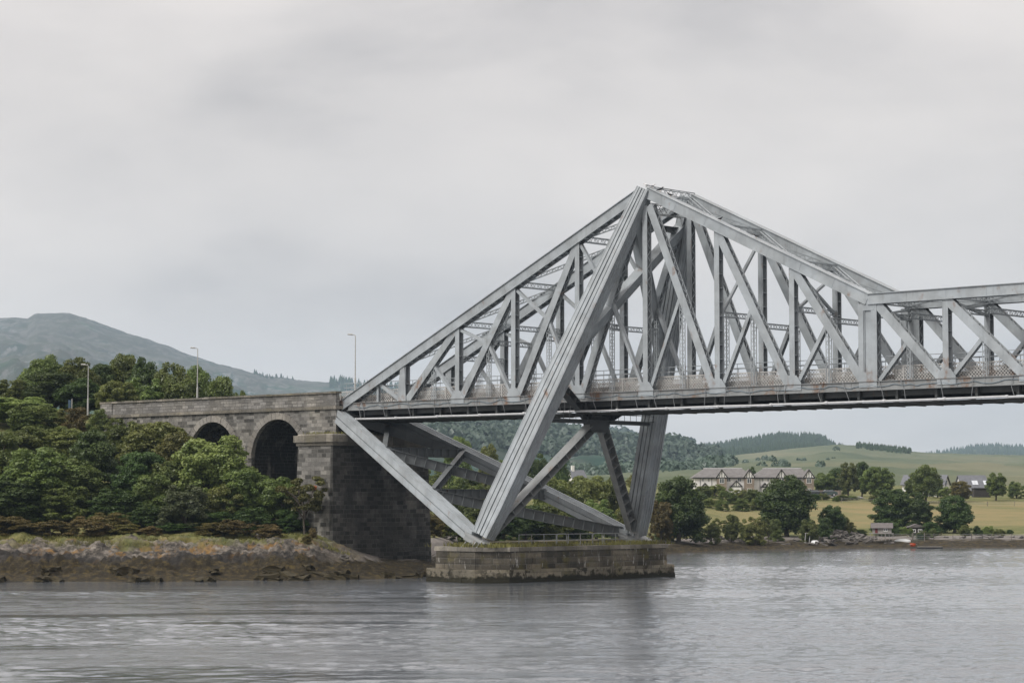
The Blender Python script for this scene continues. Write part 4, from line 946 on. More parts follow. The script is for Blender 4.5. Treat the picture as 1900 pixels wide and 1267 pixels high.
TREES = [
 # behind the viaduct
 ('broadleaf_tree', 'tree', 'dark bushy tree on the left skyline, first with its crown against the mountain', 82, 657, 105, 292, 'dense', 'mid', 1),
 ('broadleaf_tree', 'tree', 'rounded dark tree between the two left lamp posts, left of the highest crown', 142, 662, 95, 290, 'dense', 'mid', 2),
 ('broadleaf_tree', 'tree', 'narrow dark tree just right of the leftmost lamp post', 188, 674, 70, 294, 'tall', 'dark', 3),
 ('broadleaf_tree', 'tree', 'highest crown of the left wood, bright topped, above the viaduct end', 228, 655, 90, 296, 'dense', 'mid', 4),
 ('broadleaf_tree', 'tree', 'dark tree standing beside the highest crown of the left wood', 268, 662, 80, 292, 'dense', 'dark', 5),
 ('broadleaf_tree', 'tree', 'leafy tree behind the parapet left of the middle lamp post', 318, 672, 100, 290, 'dense', 'mid', 6),
 ('broadleaf_tree', 'tree', 'green tree directly behind the middle lamp post', 364, 679, 84, 293, 'dense', 'mid', 7),
 ('broadleaf_tree', 'tree', 'low rounded tree at the right end of the wood behind the parapet', 408, 696, 90, 290, 'dense', 'mid', 8),
 ('broadleaf_tree', 'tree', 'smallest tree tapering down behind the parapet towards the bridge', 440, 712, 60, 288, 'bush', 'mid', 9),
 ('broadleaf_tree', 'tree', 'loose tree at the left edge of the picture on the skyline', 22, 703, 90, 285, 'round', 'mid', 10),
 ('broadleaf_tree', 'tree', 'dark tree in the second row beneath the left skyline crowns', 100, 690, 130, 282, 'round', 'dark', 11),
 ('broadleaf_tree', 'tree', 'shadowy tree behind the leftmost lamp post', 150, 700, 110, 280, 'tall', 'dark', 12),
 ('broadleaf_tree', 'tree', 'olive tinted tree above the left end of the parapet', 215, 702, 90, 276, 'round', 'olive', 13),
 ('broadleaf_tree', 'tree', 'bright green tree behind the parapet between the lamp posts', 265, 700, 110, 278, 'multi', 'mid', 14),
 ('broadleaf_tree', 'tree', 'lush tree low behind the parapet, right of centre of the wood', 335, 700, 110, 279, 'multi', 'mid', 15),
 # in front, left
 ('broadleaf_tree', 'tree', 'pale leaved tree at far left below the skyline trees', 30, 735, 150, 268, 'round', 'light', 16),
 ('broadleaf_tree', 'tree', 'medium green tree left of the blue road sign', 62, 742, 110, 262, 'multi', 'mid', 17),
 ('shrub', 'bush', 'olive shrub below the blue road sign', 105, 758, 60, 266, 'bush', 'olive', 18),
 ('shrub', 'bush', 'dark purplish shrub at the foot of the leftmost lamp post', 140, 755, 70, 262, 'bush', 'gorse', 19),
 ('shrub', 'bush', 'green shrub hugging the left end of the viaduct parapet', 182, 756, 52, 261, 'bush', 'mid', 20),
 ('broadleaf_tree', 'tree', 'tall dark conical sycamore in the middle of the left bank', 172, 786, 130, 244, 'cone', 'dark', 21),
 ('broadleaf_tree', 'tree', 'broad green tree left of the dark conical sycamore', 78, 828, 165, 240, 'round', 'mid', 22),
 ('broadleaf_tree', 'tree', 'tree cut off by the left edge above the gorse', -5, 800, 130, 246, 'round', 'mid', 23),
 ('broadleaf_tree', 'tree', 'dim green tree filling the gap above the broad left tree', 70, 790, 120, 256, 'round', 'mid', 24),
 ('broadleaf_tree', 'tree', 'soft light green tree in front of the left end of the viaduct wall', 290, 776, 150, 252, 'round', 'light', 25),
 ('broadleaf_tree', 'tree', 'small tree between the viaduct end and the dark sycamore', 222, 775, 100, 254, 'multi', 'mid', 26),
 ('broadleaf_tree', 'tree', 'dark green tree below the soft light tree, right of the sycamore', 262, 838, 115, 242, 'round', 'dark', 27),
 ('broadleaf_tree', 'tree', 'bright green spreading tree in front of the left arch', 392, 806, 165, 240, 'round', 'light', 28),
 ('broadleaf_tree', 'tree', 'mid green tree just left of the bright tree by the arch', 318, 846, 110, 241, 'multi', 'mid', 29),
 ('broadleaf_tree', 'tree', 'grey green willow low on the bank below the left arch', 345, 898, 115, 233, 'multi', 'grey', 30),
 ('broadleaf_tree', 'tree', 'dense green tree in front of the pier between the two arches', 448, 868, 110, 237, 'round', 'mid', 31),
 ('broadleaf_tree', 'tree', 'dark green tree below the right arch', 508, 880, 110, 238, 'round', 'mid', 32),
 ('rowan_tree', 'tree', 'thin rowan with pale stems and an orange spray in front of the abutment', 566, 878, 105, 234, 'loose', 'olive', 33),
 ('broadleaf_tree', 'tree', 'low spreading tree at the foot of the dark sycamore', 215, 905, 130, 236, 'multi', 'dark', 34),
 ('broadleaf_tree', 'tree', 'dark leafy tree at far left just above the gorse', 25, 890, 150, 237, 'multi', 'dark', 35),
 ('broadleaf_tree', 'tree', 'shaded tree above the gorse, left of the sycamore foot', 125, 900, 130, 237, 'multi', 'mid', 36),
 ('broadleaf_tree', 'tree', 'mid green tree filling the middle of the left bank under the conical sycamore', 140, 850, 130, 241, 'dense', 'mid', 2),
 ('broadleaf_tree', 'tree', 'dark tree between the sycamore and the grey willow', 285, 880, 110, 238, 'multi', 'mid', 3),
 ('broadleaf_tree', 'tree', 'leafy tree under the right side of the bright spreading tree', 425, 890, 100, 236, 'multi', 'light', 1),
 ('broadleaf_tree', 'tree', 'olive tree in front of the viaduct wall between parapet end and left arch', 330, 800, 110, 248, 'dense', 'olive', 2),
 ('broadleaf_tree', 'tree', 'tree above the broad left tree, under the pale far left tree', 30, 800, 130, 252, 'dense', 'mid', 3),
 ('broadleaf_tree', 'tree', 'leafy tree right of the pale far left tree, below the purplish shrub', 125, 790, 110, 255, 'dense', 'light', 1),
 ('shrub', 'bush', 'dark shrub in the shade between the willow and the dense tree', 400, 945, 90, 233.5, 'multi', 'dark', 1),
 ('shrub', 'bush', 'dark shrub under the dark sycamore, right of the russet gorse', 275, 935, 90, 234, 'multi', 'dark', 2),
 ('shrub', 'bush', 'leafy green shrub below the willow on the bank', 330, 968, 90, 231.5, 'bush', 'dark', 37),
 ('shrub', 'bush', 'dark shrub under the dense tree between the arches', 470, 940, 100, 234, 'bush', 'dark', 38),
 ('shrub', 'bush', 'dark shrub at the left foot of the abutment tower', 540, 945, 80, 235, 'bush', 'dark', 39),
 ('gorse_bush', 'bush', 'brown gorse bush at the left edge of the bank', 20, 955, 110, 228.6, 'bush', 'gorse', 40),
 ('gorse_bush', 'bush', 'gorse bush on the bank, second from the left edge', 95, 962, 90, 228.6, 'bush', 'gorse', 41),
 ('gorse_bush', 'bush', 'largest russet gorse bush on the left bank, under the sycamore', 170, 957, 100, 228.1, 'bush', 'brown', 42),
 ('gorse_bush', 'bush', 'low dull gorse right of the largest russet bush', 235, 972, 80, 228.6, 'bush', 'gorse', 43),
 ('gorse_bush', 'bush', 'thin straw coloured scrub left of the willow', 280, 975, 60, 228.1, 'bush', 'brown', 44),
 ('gorse_bush', 'bush', 'dark brown gorse on the bank below the two arches', 438, 960, 85, 229.1, 'bush', 'gorse', 45),
 ('gorse_bush', 'bush', 'russet gorse below the right arch, beside the grass bank', 498, 972, 70, 229.1, 'bush', 'brown', 46),
 ('gorse_bush', 'bush', 'olive gorse filling the bank between the left edge bushes', 58, 966, 80, 230.1, 'bush', 'gorse', 49),
 ('gorse_bush', 'bush', 'dark gorse behind the largest russet bush', 205, 950, 100, 231.6, 'bush', 'gorse', 50),
 ('gorse_bush', 'bush', 'low dark gorse in the shade right of the willow', 395, 968, 80, 229.6, 'bush', 'gorse', 52),
 ('gorse_bush', 'bush', 'small dark bush beside the thin pole on the rocks', 572, 992, 28, 227.1, 'bush', 'gorse', 47),
 ('gorse_bush', 'bush', 'dead twiggy bush at the foot of the abutment', 582, 978, 22, 229.6, 'bush', 'brown', 48),
 ('broadleaf_tree', 'tree', 'green tree just outside the left edge of the view', -110, 760, 150, 250, 'dense', 'mid', 1),
 ('broadleaf_tree', 'tree', 'second green tree outside the left edge of the view', -230, 720, 160, 262, 'round', 'mid', 2),
 ('broadleaf_tree', 'tree', 'dark tree far outside the left edge of the view', -360, 740, 160, 255, 'dense', 'dark', 3),
 ('broadleaf_tree', 'tree', 'skyline tree outside the left edge of the view', -90, 700, 130, 290, 'dense', 'mid', 2),
 # seen under the bridge
 ('broadleaf_tree', 'tree', 'dark round tree under the deck, nearest to the abutment', 850, 810, 66, 400, 'round', 'mid', 51),
 ('broadleaf_tree', 'tree', 'pale feathery tree under the deck beside the dark round tree', 905, 822, 50, 410, 'tall', 'light', 52),
 ('broadleaf_tree', 'tree', 'low green tree behind the crossed girders', 935, 848, 66, 405, 'round', 'mid', 53),
 ('pine_tree', 'tree', 'dark pine behind the main near column', 992, 838, 56, 430, 'pine', 'dark', 54),
 ('pine_tree', 'tree', 'dark flat topped pine left of the white church', 1040, 846, 52, 430, 'pine', 'dark', 55),
 ('broadleaf_tree', 'tree', 'light green tree between the bridge legs, left one of the row', 1022, 882, 88, 345, 'round', 'light', 56),
 ('broadleaf_tree', 'tree', 'light green tree between the bridge legs, middle of the row', 1090, 876, 92, 348, 'round', 'light', 57),
 ('broadleaf_tree', 'tree', 'green tree behind the slanting leg brace on the right', 1140, 882, 66, 352, 'tall', 'mid', 58),
 ('broadleaf_tree', 'tree', 'green tree behind the far bridge column', 1185, 880, 66, 365, 'round', 'olive', 59),
 ('broadleaf_tree', 'tree', 'dark low tree behind the lower girder and the pier railing', 975, 932, 96, 306, 'multi', 'dark', 60),
 ('broadleaf_tree', 'tree', 'dark bush behind the right half of the pier railing', 1062, 940, 90, 312, 'multi', 'dark', 61),
 ('broadleaf_tree', 'tree', 'leafy bush showing between the lower strut and the near column', 890, 900, 90, 300, 'multi', 'mid', 62),
 ('shrub', 'bush', 'olive shrub right of the abutment base', 822, 940, 66, 288, 'bush', 'olive', 63),
 ('shrub', 'bush', 'russet shrub low beside the abutment base', 806, 950, 50, 280, 'bush', 'gorse', 64),
 ('shrub', 'bush', 'green shrub left of the near column foot', 852, 948, 66, 288, 'bush', 'mid', 65),
 ('broadleaf_tree', 'tree', 'green tree under the deck seen through the girders', 800, 870, 80, 345, 'round', 'mid', 66),
 ('broadleaf_tree', 'tree', 'leafy tree behind the upper crossed girders', 868, 880, 80, 350, 'round', 'mid', 67),
 ('broadleaf_tree', 'tree', 'low dark thicket tree behind the left end of the pier railing', 935, 940, 90, 300, 'multi', 'dark', 68),
 ('broadleaf_tree', 'tree', 'low green thicket tree behind the middle of the pier railing', 1020, 930, 96, 308, 'multi', 'mid', 69),
 ('broadleaf_tree', 'tree', 'low green thicket tree left of the far column foot', 1105, 925, 96, 318, 'multi', 'mid', 70),
 ('broadleaf_tree', 'tree', 'low green thicket tree right of the far column foot', 1165, 930, 66, 326, 'multi', 'olive', 69),
 # right shore
 ('shrub', 'bush', 'green shrub on the beach edge at the foot of the dark domed tree', 1318, 966, 40, 352, 'bush', 'mid', 1),
 ('shrub', 'bush', 'olive shrub between the saplings behind the right beach', 1375, 962, 40, 362, 'bush', 'olive', 2),
 ('shrub', 'bush', 'green shrub at the left foot of the largest dark tree', 1436, 962, 36, 366, 'bush', 'mid', 3),
 ('shrub', 'bush', 'low green shrub under the right side of the largest dark tree', 1500, 962, 44, 368, 'bush', 'mid', 4),
 ('shrub', 'bush', 'loose olive shrub right of the dark bushy tree', 1556, 950, 44, 384, 'bush', 'olive', 1),
 ('shrub', 'bush', 'dark low shrub behind the wooden hut', 1640, 962, 60, 388, 'bush', 'dark', 2),
 ('shrub', 'bush', 'dark low shrub right of the small shed', 1724, 968, 50, 392, 'bush', 'dark', 3),
 ('broadleaf_tree', 'tree', 'large dark domed tree on the beach right of the far bridge column', 1258, 884, 116, 346, 'dense', 'dark', 71),
 ('broadleaf_tree', 'tree', 'smaller brownish tree leaning against the dark domed beach tree', 1226, 925, 56, 342, 'multi', 'gorse', 72),
 ('broadleaf_tree', 'tree', 'largest dark tree in front of the right half of the pair of houses', 1458, 880, 116, 380, 'dense', 'dark', 73),
 ('shrub', 'bush', 'rounded yellow green bush on the beach left of the largest dark tree', 1400, 958, 54, 357, 'bush', 'olive', 74),
 ('broadleaf_tree', 'tree', 'slender sapling left of the rounded beach bush', 1356, 954, 40, 358, 'tall', 'mid', 75),
 ('broadleaf_tree', 'tree', 'thin young tree beside the dark domed beach tree', 1332, 960, 34, 358, 'loose', 'olive', 76),
 ('broadleaf_tree', 'tree', 'thin sapling between the rounded bush and the largest dark tree', 1424, 958, 30, 360, 'loose', 'mid', 77),
 ('broadleaf_tree', 'tree', 'dark bushy tree right of the largest dark tree', 1540, 936, 56, 382, 'round', 'dark', 78),
 ('shrub', 'bush', 'dark green shrub above the slate rubble', 1528, 960, 44, 372, 'bush', 'dark', 79),
 ('shrub', 'bush', 'small shrub on the grass left of the wooden hut', 1572, 966, 40, 385, 'bush', 'olive', 80),
 ('broadleaf_tree', 'tree', 'broad dark tree behind the wooden hut, left of the pair', 1654, 900, 96, 402, 'multi', 'dark', 81),
 ('broadleaf_tree', 'tree', 'broad dark tree over the small shed, right of the pair', 1694, 912, 90, 400, 'multi', 'dark', 82),
 ('broadleaf_tree', 'tree', 'dark conical tree standing alone right of the shed', 1768, 919, 80, 402, 'dense', 'dark', 83),
 ('broadleaf_tree', 'tree', 'tall airy tree in front of the white gabled cottage', 1716, 861, 64, 490, 'round', 'mid', 84),
 ('broadleaf_tree', 'tree', 'broad green tree above the field, left of the white cottage', 1624, 862, 70, 495, 'round', 'mid', 85),
 ('broadleaf_tree', 'tree', 'dark tree behind the parked cars', 1572, 857, 46, 510, 'round', 'mid', 86),
 ('broadleaf_tree', 'tree', 'dark pointed tree among those right of the houses', 1598, 856, 40, 515, 'tall', 'dark', 87),
 ('broadleaf_tree', 'tree', 'low tree beside the right gable of the houses', 1530, 876, 50, 530, 'round', 'mid', 88),
 ('broadleaf_tree', 'tree', 'small dark tree behind the gap between the two houses', 1394, 862, 18, 560, 'tall', 'dark', 89),
 ('broadleaf_tree', 'tree', 'bushy tree covering the left half of the gabled cottage', 1696, 884, 44, 508, 'multi', 'mid', 97),
 ('broadleaf_tree', 'tree', 'low tree at the right corner of the gabled cottage', 1738, 900, 34, 508, 'multi', 'dark', 98),
 ('broadleaf_tree', 'tree', 'dark tree merging with the tree behind the parked cars', 1553, 868, 52, 535, 'dense', 'dark', 99),
 ('broadleaf_tree', 'tree', 'round clipped tree in front of the slate roofed cottage', 1846, 876, 44, 500, 'round', 'mid', 90),
 ('broadleaf_tree', 'tree', 'small russet tree between the two cottages', 1780, 892, 44, 495, 'round', 'gorse', 91),
 ('shrub', 'bush', 'yellow green shrub by the low white wall', 1752, 902, 36, 500, 'bush', 'light', 92),
 ('hedge_bush', 'bush', 'green hedge bush right of the round clipped tree', 1884, 890, 40, 510, 'bush', 'mid', 93),
 ('hedge_bush', 'bush', 'hedge bush at the right edge of the picture', 1915, 892, 46, 512, 'bush', 'olive', 94),
 ('shrub', 'bush', 'small round bush alone in the field at right', 1870, 985, 20, 398, 'bush', 'dark', 95),
 ('shrub', 'bush', 'low scrub on the field edge right of the conical tree', 1816, 982, 34, 400, 'bush', 'mid', 96),
]
for i, t_ in enumerate(TREES): tree(*t_)
# scrub bank below the houses
for k, (px, yt, w, D, lf) in enumerate([(1302, 900, 50, 470, 'mid'), (1326, 896, 46, 480, 'light'), (1350, 905, 44, 465, 'mid'), (1374, 908, 46, 470, 'olive'), (1398, 906, 44, 468, 'mid'), (1312, 922, 40, 450, 'light'), (1338, 926, 36, 445, 'mid'), (1376, 924, 44, 448, 'mid'), (1404, 924, 34, 450, 'light')]):
    tree('scrub_bush', 'bush', 'leafy bush in the scrub bank below the half timbered houses', px, yt, w, D, 'bush', lf, k, group='bushes in the bank below the houses')
for k in range(26):
    if k < 11: px, D, q = rng.uniform(1575, 1740), rng.uniform(380, 396), 'grass edge beside the hut and shed'
    elif k < 17: px, D, q = rng.uniform(1785, 1925), rng.uniform(388, 400), 'shore edge of the golden field'
    else: px, D, q = 1500+(k-17)*22+rng.uniform(-8, 8), rng.uniform(488, 497), 'top edge of the golden field'
    zt_ = gz(px, D)+rng.uniform(.7, 1.7); tree('scrub_bush', 'bush', 'low untidy scrub along the '+q, px, HOR-(zt_-H)*F/D, rng.uniform(14, 34), D, 'bush', rng.choice(('mid', 'olive', 'dark', 'light')), k, group='scrub along the '+q)
# orange spray on the rowan is a part of it
rw = [o for o in bpy.data.objects if o.name.startswith('rowan_tree')][0]
V, Q = leafcloud(5, [(1.6, -2.6, 7.6, .5, .5, .35)], 160, .3); rw.rotation_euler[2] = 0
np_mesh('orange_spray', V, Q, simple('orange_leaves', (.36, .11, .035), .8, .3, 3), rw)

# ------------------------------------------------------------------ street lamps, sign, pole
M_GALV = simple('lamp_post_paint', (.42, .42, .40), .5, .15, 2)
def lamp(px, ytop, ybase, D, label):
    p = at(px, ybase, D); zt = zat(px, ytop, D); root = empty('street_lamp', (p.x, D, p.z-1.0)); tag(root, label, 'street lamp', 'street lamps along the approach road')
    h = zt-p.z+1.0; mb = MB(); mb.tube([(0, 0, 0), (0, 0, h*.32), (0, 0, h*.33), (0, 0, h-.1)], [.11, .10, .065, .045], 8); mb.tube([(0, 0, h-.12), (-.1, 0, h-.02), (-.28, 0, h)], .04, 6); mb.build('pole', M_GALV, root)
    mb = MB(); mb.tube([(-.25, 0, h+.01), (-.4, 0, h+.03), (-.8, 0, h+.05), (-.86, 0, h+.05)], [.05, .09, .075, .03], 8); mb.build('lamp_head', M_GALV, root)
lamp(659, 621, 722, 246, 'slim grey street lamp by the end of the bridge, rightmost of the three')
lamp(366, 646, 738, 263, 'slim grey street lamp rising behind the viaduct parapet')
lamp(163, 677, 754, 268, 'slim grey street lamp left of the viaduct, against the trees')
p = at(131, 757, 270); root = empty('road_sign', (p.x, 270, p.z-1)); tag(root, 'small blue grey road sign on a post seen edge on among the left trees', 'sign')
mb = MB(); mb.tube([(.15, 0, 0), (.15, 0, 2.1)], .05, 6); mb.build('post', M_GALV, root)
mb = MB(); mb.box(-.28, .02, -.03, .03, 1.0, 1.95); mb.build('sign_panel', simple('blue_sign', (.06, .10, .15), .5, .15, 2), root)
p = at(573, 1042, 224.5); root = empty('marker_pole', (p.x, 224.5, p.z-.4)); tag(root, 'thin rusty marker pole standing on the rocks of the left bank', 'pole')
mb = MB(); mb.tube([(0, 0, 0), (0, 0, 1.9)], .05, 6); mb.build('pole', simple('rusty_iron', (.12, .06, .04), .9, .3, 2), root)
mb = MB(); mb.box(-.16, .16, -.04, .04, 1.5, 1.62); mb.build('crossbar', simple('rusty_iron', (.12, .06, .04), .9, .3, 2), root)
# ------------------------------------------------------------------ birds on the peak
M_GULL = simple('gull_feathers', (.62, .62, .62), .8, .2, 4); M_CROW = simple('dark_feathers', (.03, .03, .035), .8, .3, 4); M_BEAK = simple('beak', (.45, .28, .06), .6, .1, 4)
def bird(p, rz, mat, label, s=1.0):
    root = empty('bird', p, rz); tag(root, label, 'bird', 'birds on the bridge peak'); root.scale = (s, s, s)
    mb = MB(); mb.tube([(-.26, 0, .13), (-.18, 0, .16), (-.05, 0, .19), (.08, 0, .22), (.15, 0, .27), (.19, 0, .32), (.24, 0, .35), (.28, 0, .345), (.30, 0, .34)], [.01, .035, .075, .085, .06, .045, .05, .035, .012], 8)
    mb.build('body', mat, root, True)
    mb = MB(); mb.tube([(.29, 0, .34), (.36, 0, .325)], [.015, .004], 5); mb.build('beak', M_BEAK, root)
    for sy in (-1, 1):
        mb = MB(); mb.tube([(.09, sy*.075, .24), (-.05, sy*.085, .22), (-.2, sy*.06, .17), (-.34, sy*.03, .13)], [.02, .045, .03, .005], 6); mb.build('wing', simple('wing_grey', (.3, .31, .33), .8, .2, 4) if mat is M_GULL else mat, root, True)
        mb = MB(); mb.tube([(0, sy*.035, .13), (.01, sy*.035, .0)], .009, 4); mb.build('leg', M_BEAK, root)
def onchord(x, sy=-1): return BM @ Vector((x, sy*YW, ztop(x) + (.60 if x > XAP else .5)))
bird(onchord(XAP+.15)+Vector((0, 0, -.2)), 2.6, M_GULL, 'white gull perched on the very peak, left of the pair', 1.15)
bird(onchord(XAP+.75)+Vector((0, 0, -.05)), .4, M_GULL, 'white gull on the peak, right of the pair', 1.15)
bird(onchord(XAP+1.7), -.4, M_CROW, 'dark bird just right of the two gulls on the peak', 1.15)
bird(onchord(XAP+2.9), 2.9, M_CROW, 'small dark bird farther down the chord from the gulls', 1.0)
bird(onchord(XAP+8.6), .6, M_CROW, 'lone dark bird on the top chord above the second post', 1.0)
bird(onchord(XAP+12.6), 2.2, M_CROW, 'lone dark bird on the top chord nearest the level span', 1.0)

# ------------------------------------------------------------------ houses
M_WHITE = simple('white_render', (.72, .71, .69), .85, .08, .8); M_ROOF = simple('brown_tiles', (.165, .157, .153), .9, .22, 1.2); M_SLATE = simple('grey_slate', (.14, .145, .16), .8, .18, 1.5)
M_BRST = simple('brown_stone', (.25, .205, .165), .9, .3, 2.5); M_TIMB = simple('black_timber', (.02, .02, .022), .7, .2, 2); M_GLASS = simple('window_glass', (.035, .045, .05), .1, .2, .4, 0, .8)
M_RIDGE = simple('pale_ridge_tiles', (.5, .5, .5), .8, .1, 2)
M_FRAME = simple('white_frame', (.75, .75, .73), .6, .05, 2)
def window(parent, x, z, w, h, y):
    mb = MB(); mb.box(x-w/2, x+w/2, y-.05, y+.02, z, z+.09); mb.box(x-w/2, x+w/2, y-.05, y+.02, z+h-.09, z+h)
    for q in (x-w/2, x-.04, x+w/2-.08): mb.box(q, q+.08, y-.045, y+.015, z+.09, z+h-.09)
    f = mb.build('window', M_FRAME, parent); mb = MB(); mb.box(x-w/2+.08, x+w/2-.08, y-.02, y+.03, z+.09, z+h-.09); mb.build('pane', M_GLASS, f)
def gable(parent, x, hw, ze, zp, y0, y1, timber=True):
    mb = MB(); t = .14; e = .3
    for s in (-1, 1):
        mb.add([(x, y0-e, zp+t), (x+s*(hw+e), y0-e, ze-.25*e+t), (x+s*(hw+e), y1, ze-.25*e+t), (x, y1, zp+t), (x, y0-e, zp), (x+s*(hw+e), y0-e, ze-.25*e), (x+s*(hw+e), y1, ze-.25*e), (x, y1, zp)], [(0, 1, 2, 3), (7, 6, 5, 4), (0, 4, 5, 1), (1, 5, 6, 2), (2, 6, 7, 3)])
    mb.build('gable_roof', M_ROOF, parent)
    mb = MB(); mb.prism([(x-hw, ze), (x+hw, ze), (x, zp)], y0, y0+.3); g = mb.build('gable', M_WHITE, parent)
    if timber:
        mb = MB()
        for s in (-1, 1): mb.bar((x, y0-.06-.002*s, zp+.02), (x+s*(hw+.25), y0-.06-.002*s, ze-.12), (0, 1, 0), .24, .07)
        mb.box(x-hw, x+hw, y0-.05, y0, ze-.12, ze+.1)
        for q in (-.5, 0, .5): mb.box(x+q*hw-.06, x+q*hw+.06, y0-.045, y0, ze+.1, ze+(zp-ze)*(1-abs(q))-.15)
        mb.build('timbering', M_TIMB, g)
def twin_house(px0, D, label, zg):
    x0 = (px0-950)/F*D; root = empty('half_timbered_house', (x0, D, zg)); tag(root, label, 'house', 'pair of half timbered houses')
    Wd = 13.5; ze = zat(px0, 885.5, D)-zg; zr = zat(px0, 868.5, D)-zg; dp = 8
    mb = MB(); mb.box(0, Wd, 0, dp, -1, ze); mb.build('wall', M_WHITE, root)
    mb = MB(); v = [(-.4, -.4, ze), (Wd+.1, -.4, ze), (Wd+.1, dp+.4, ze), (-.4, dp+.4, ze), (2.5, dp/2, zr), (Wd-2.4, dp/2, zr)]
    mb.add(v + [(a_, b_, c_-.15) for a_, b_, c_ in v[:4]], [(0, 1, 5, 4), (1, 2, 5), (2, 3, 4, 5), (3, 0, 4), (0, 6, 7, 1), (1, 7, 8, 2), (2, 8, 9, 3), (3, 9, 6, 0), (9, 8, 7, 6)])
    rf = mb.build('roof', M_ROOF, root); mb = MB(); mb.box(2.4, Wd-2.3, dp/2-.14, dp/2+.14, zr-.05, zr+.16); mb.build('ridge', M_RIDGE, rf)
    mb = MB(); mb.box(-.45, Wd+.1, -.46, -.4, ze-.22, ze+.02); mb.build('gutter', M_TIMB, root)
    for gx in (6.1, 12.3):
        mb = MB(); mb.box(gx-1.1, gx+1.1, -1.0, -.002, -1, ze-.25); mb.build('bay', M_BRST, root)
        gable(root, gx, 1.15, ze-.1, ze+1.75, -1.02, 3.0); window(root, gx, ze-1.35, 1.05, 1.15, -1.0)
    for wx, ww_ in ((1.9, .5), (3.2, .5), (7.75, .9), (10.2, .8)): window(root, wx, ze-1.0, ww_, .85, 0)
    for k in (1.3, 3.9): mb = MB(); mb.tube([(k, -.06, -.5), (k, -.06, ze-.2)], .05, 5); mb.build('downpipe', M_TIMB, root)
    mb = MB(); mb.box(8.2, 10.4, -1.8, -.003, -1, ze-2.0); mb.build('porch', M_WHITE, root); gable(root, 9.3, 1.1, ze-2.05, ze-.75, -1.82, -.1)
    mb = MB(); mb.box(1.7, 2.9, -1.1, -.004, -1, ze-2.1); mb.build('porch', M_WHITE, root); gable(root, 2.3, .6, ze-2.15, ze-1.3, -1.12, -.1)
    window(root, 6.1, ze-3.6, 1.0, 1.1, -1.0); window(root, 12.3, ze-3.6, 1.0, 1.1, -1.0)
twin_house(1288, 520, 'white half timbered house with stone bays, left of the pair', 7.6)
twin_house(1398.5, 521, 'white half timbered house with stone bays, right of the pair, partly behind the large tree', 7.6)
def cottage(px, D, Wd, dp, ze, zr, zg, roofm, label, rz, chim=False, sky_=0, name='cottage', wallm=None, dark_glz=False):
    root = empty(name, ((px-950)/F*D, D, zg), rz); tag(root, label, 'house')
    mb = MB(); mb.box(0, Wd, 0, dp, -1.5, ze); mb.prism([(0, ze), (0, ze+.01), (0, ze)], 0, 0.01)
    mb.v = mb.v[:8]; mb.f = mb.f[:6]
    mb.add([(.0, .0, ze), (.0, dp, ze), (0, dp/2, zr-.1), (.3, .0, ze), (.3, dp, ze), (.3, dp/2, zr-.1)], [(0, 1, 2), (5, 4, 3), (0, 2, 5, 3), (1, 4, 5, 2)])
    mb.add([(Wd-.3, .0, ze), (Wd-.3, dp, ze), (Wd-.3, dp/2, zr-.1), (Wd, .0, ze), (Wd, dp, ze), (Wd, dp/2, zr-.1)], [(0, 1, 2), (5, 4, 3), (0, 2, 5, 3), (1, 4, 5, 2)])
    mb.build('wall', wallm or M_WHITE, root)
    mb = MB(); s = (zr-ze)/(dp/2); e_ = .45
    for sg in (0, 1):
        ya, yb = (-e_, dp/2) if not sg else (dp+e_, dp/2)
        mb.add([(-.35, ya, ze-e_*s), (Wd+.35, ya, ze-e_*s), (Wd+.35, yb, zr), (-.35, yb, zr), (-.35, ya, ze-e_*s+.16), (Wd+.35, ya, ze-e_*s+.16), (Wd+.35, yb, zr+.16), (-.35, yb, zr+.16)], [(0, 1, 2, 3), (7, 6, 5, 4), (0, 4, 5, 1), (1, 5, 6, 2), (2, 6, 7, 3), (3, 7, 4, 0)])
    rf = mb.build('roof', roofm, root)
    if chim: mb = MB(); mb.box(.4, 1.1, dp/2-.4, dp/2+.4, zr-.5, zr+1.3); mb.build('chimney', M_WHITE, rf)
    for k in range(sky_):
        x = Wd*(.42+.10*k + (.25 if k == 2 else 0)); t0, t1 = .28, .58; n_ = Vector((0, -s, 1)).normalized()
        q = [Vector((xx, dp/2*tt, ze+(zr-ze)*tt+.16)) + Vector((0, -.02, .03)) for xx, tt in ((x, t0), (x+.75, t0), (x+.75, t1), (x, t1))]
        mb = MB(); mb.add(q + [v+Vector((0, -.05, .07)) for v in q], [(3, 2, 1, 0), (4, 5, 6, 7), (0, 1, 5, 4), (1, 2, 6, 5), (2, 3, 7, 6), (3, 0, 4, 7)]); mb.build('skylight', simple('skylight_glass', (.55, .58, .62), .15, .05, 1), rf)
    for wx in (Wd*.25, Wd*.7): window(root, wx, ze-1.5, 1.0, 1.1, 0)
    if dark_glz:
        mb = MB(); mb.box(Wd-.02, Wd+.03, dp*.28, dp*.62, ze-1.6, ze+.9); mb.build('gable_window', M_GLASS, root)
    return root
zz = lambda px, y, D: zat(px, y, D)
cottage(1672, 525, 9.5, 7.0, 2.7, 4.7, 8.5, M_SLATE, 'white cottage with slate roof and glazed gable behind the airy tree', R(-22), False, 0, dark_glz=True)
cottage(1786, 530, 6.0, 7.0, 1.7, 4.9, 8.3, M_SLATE, 'white cottage with a big slate roof and skylights at right', R(6), False, 3)
cottage(1064, 600, 3.6, 5, 2.6, 4.9, 10.4, M_SLATE, 'white church like house with a chimney seen between the bridge legs', R(20), True, 0, 'white_house')
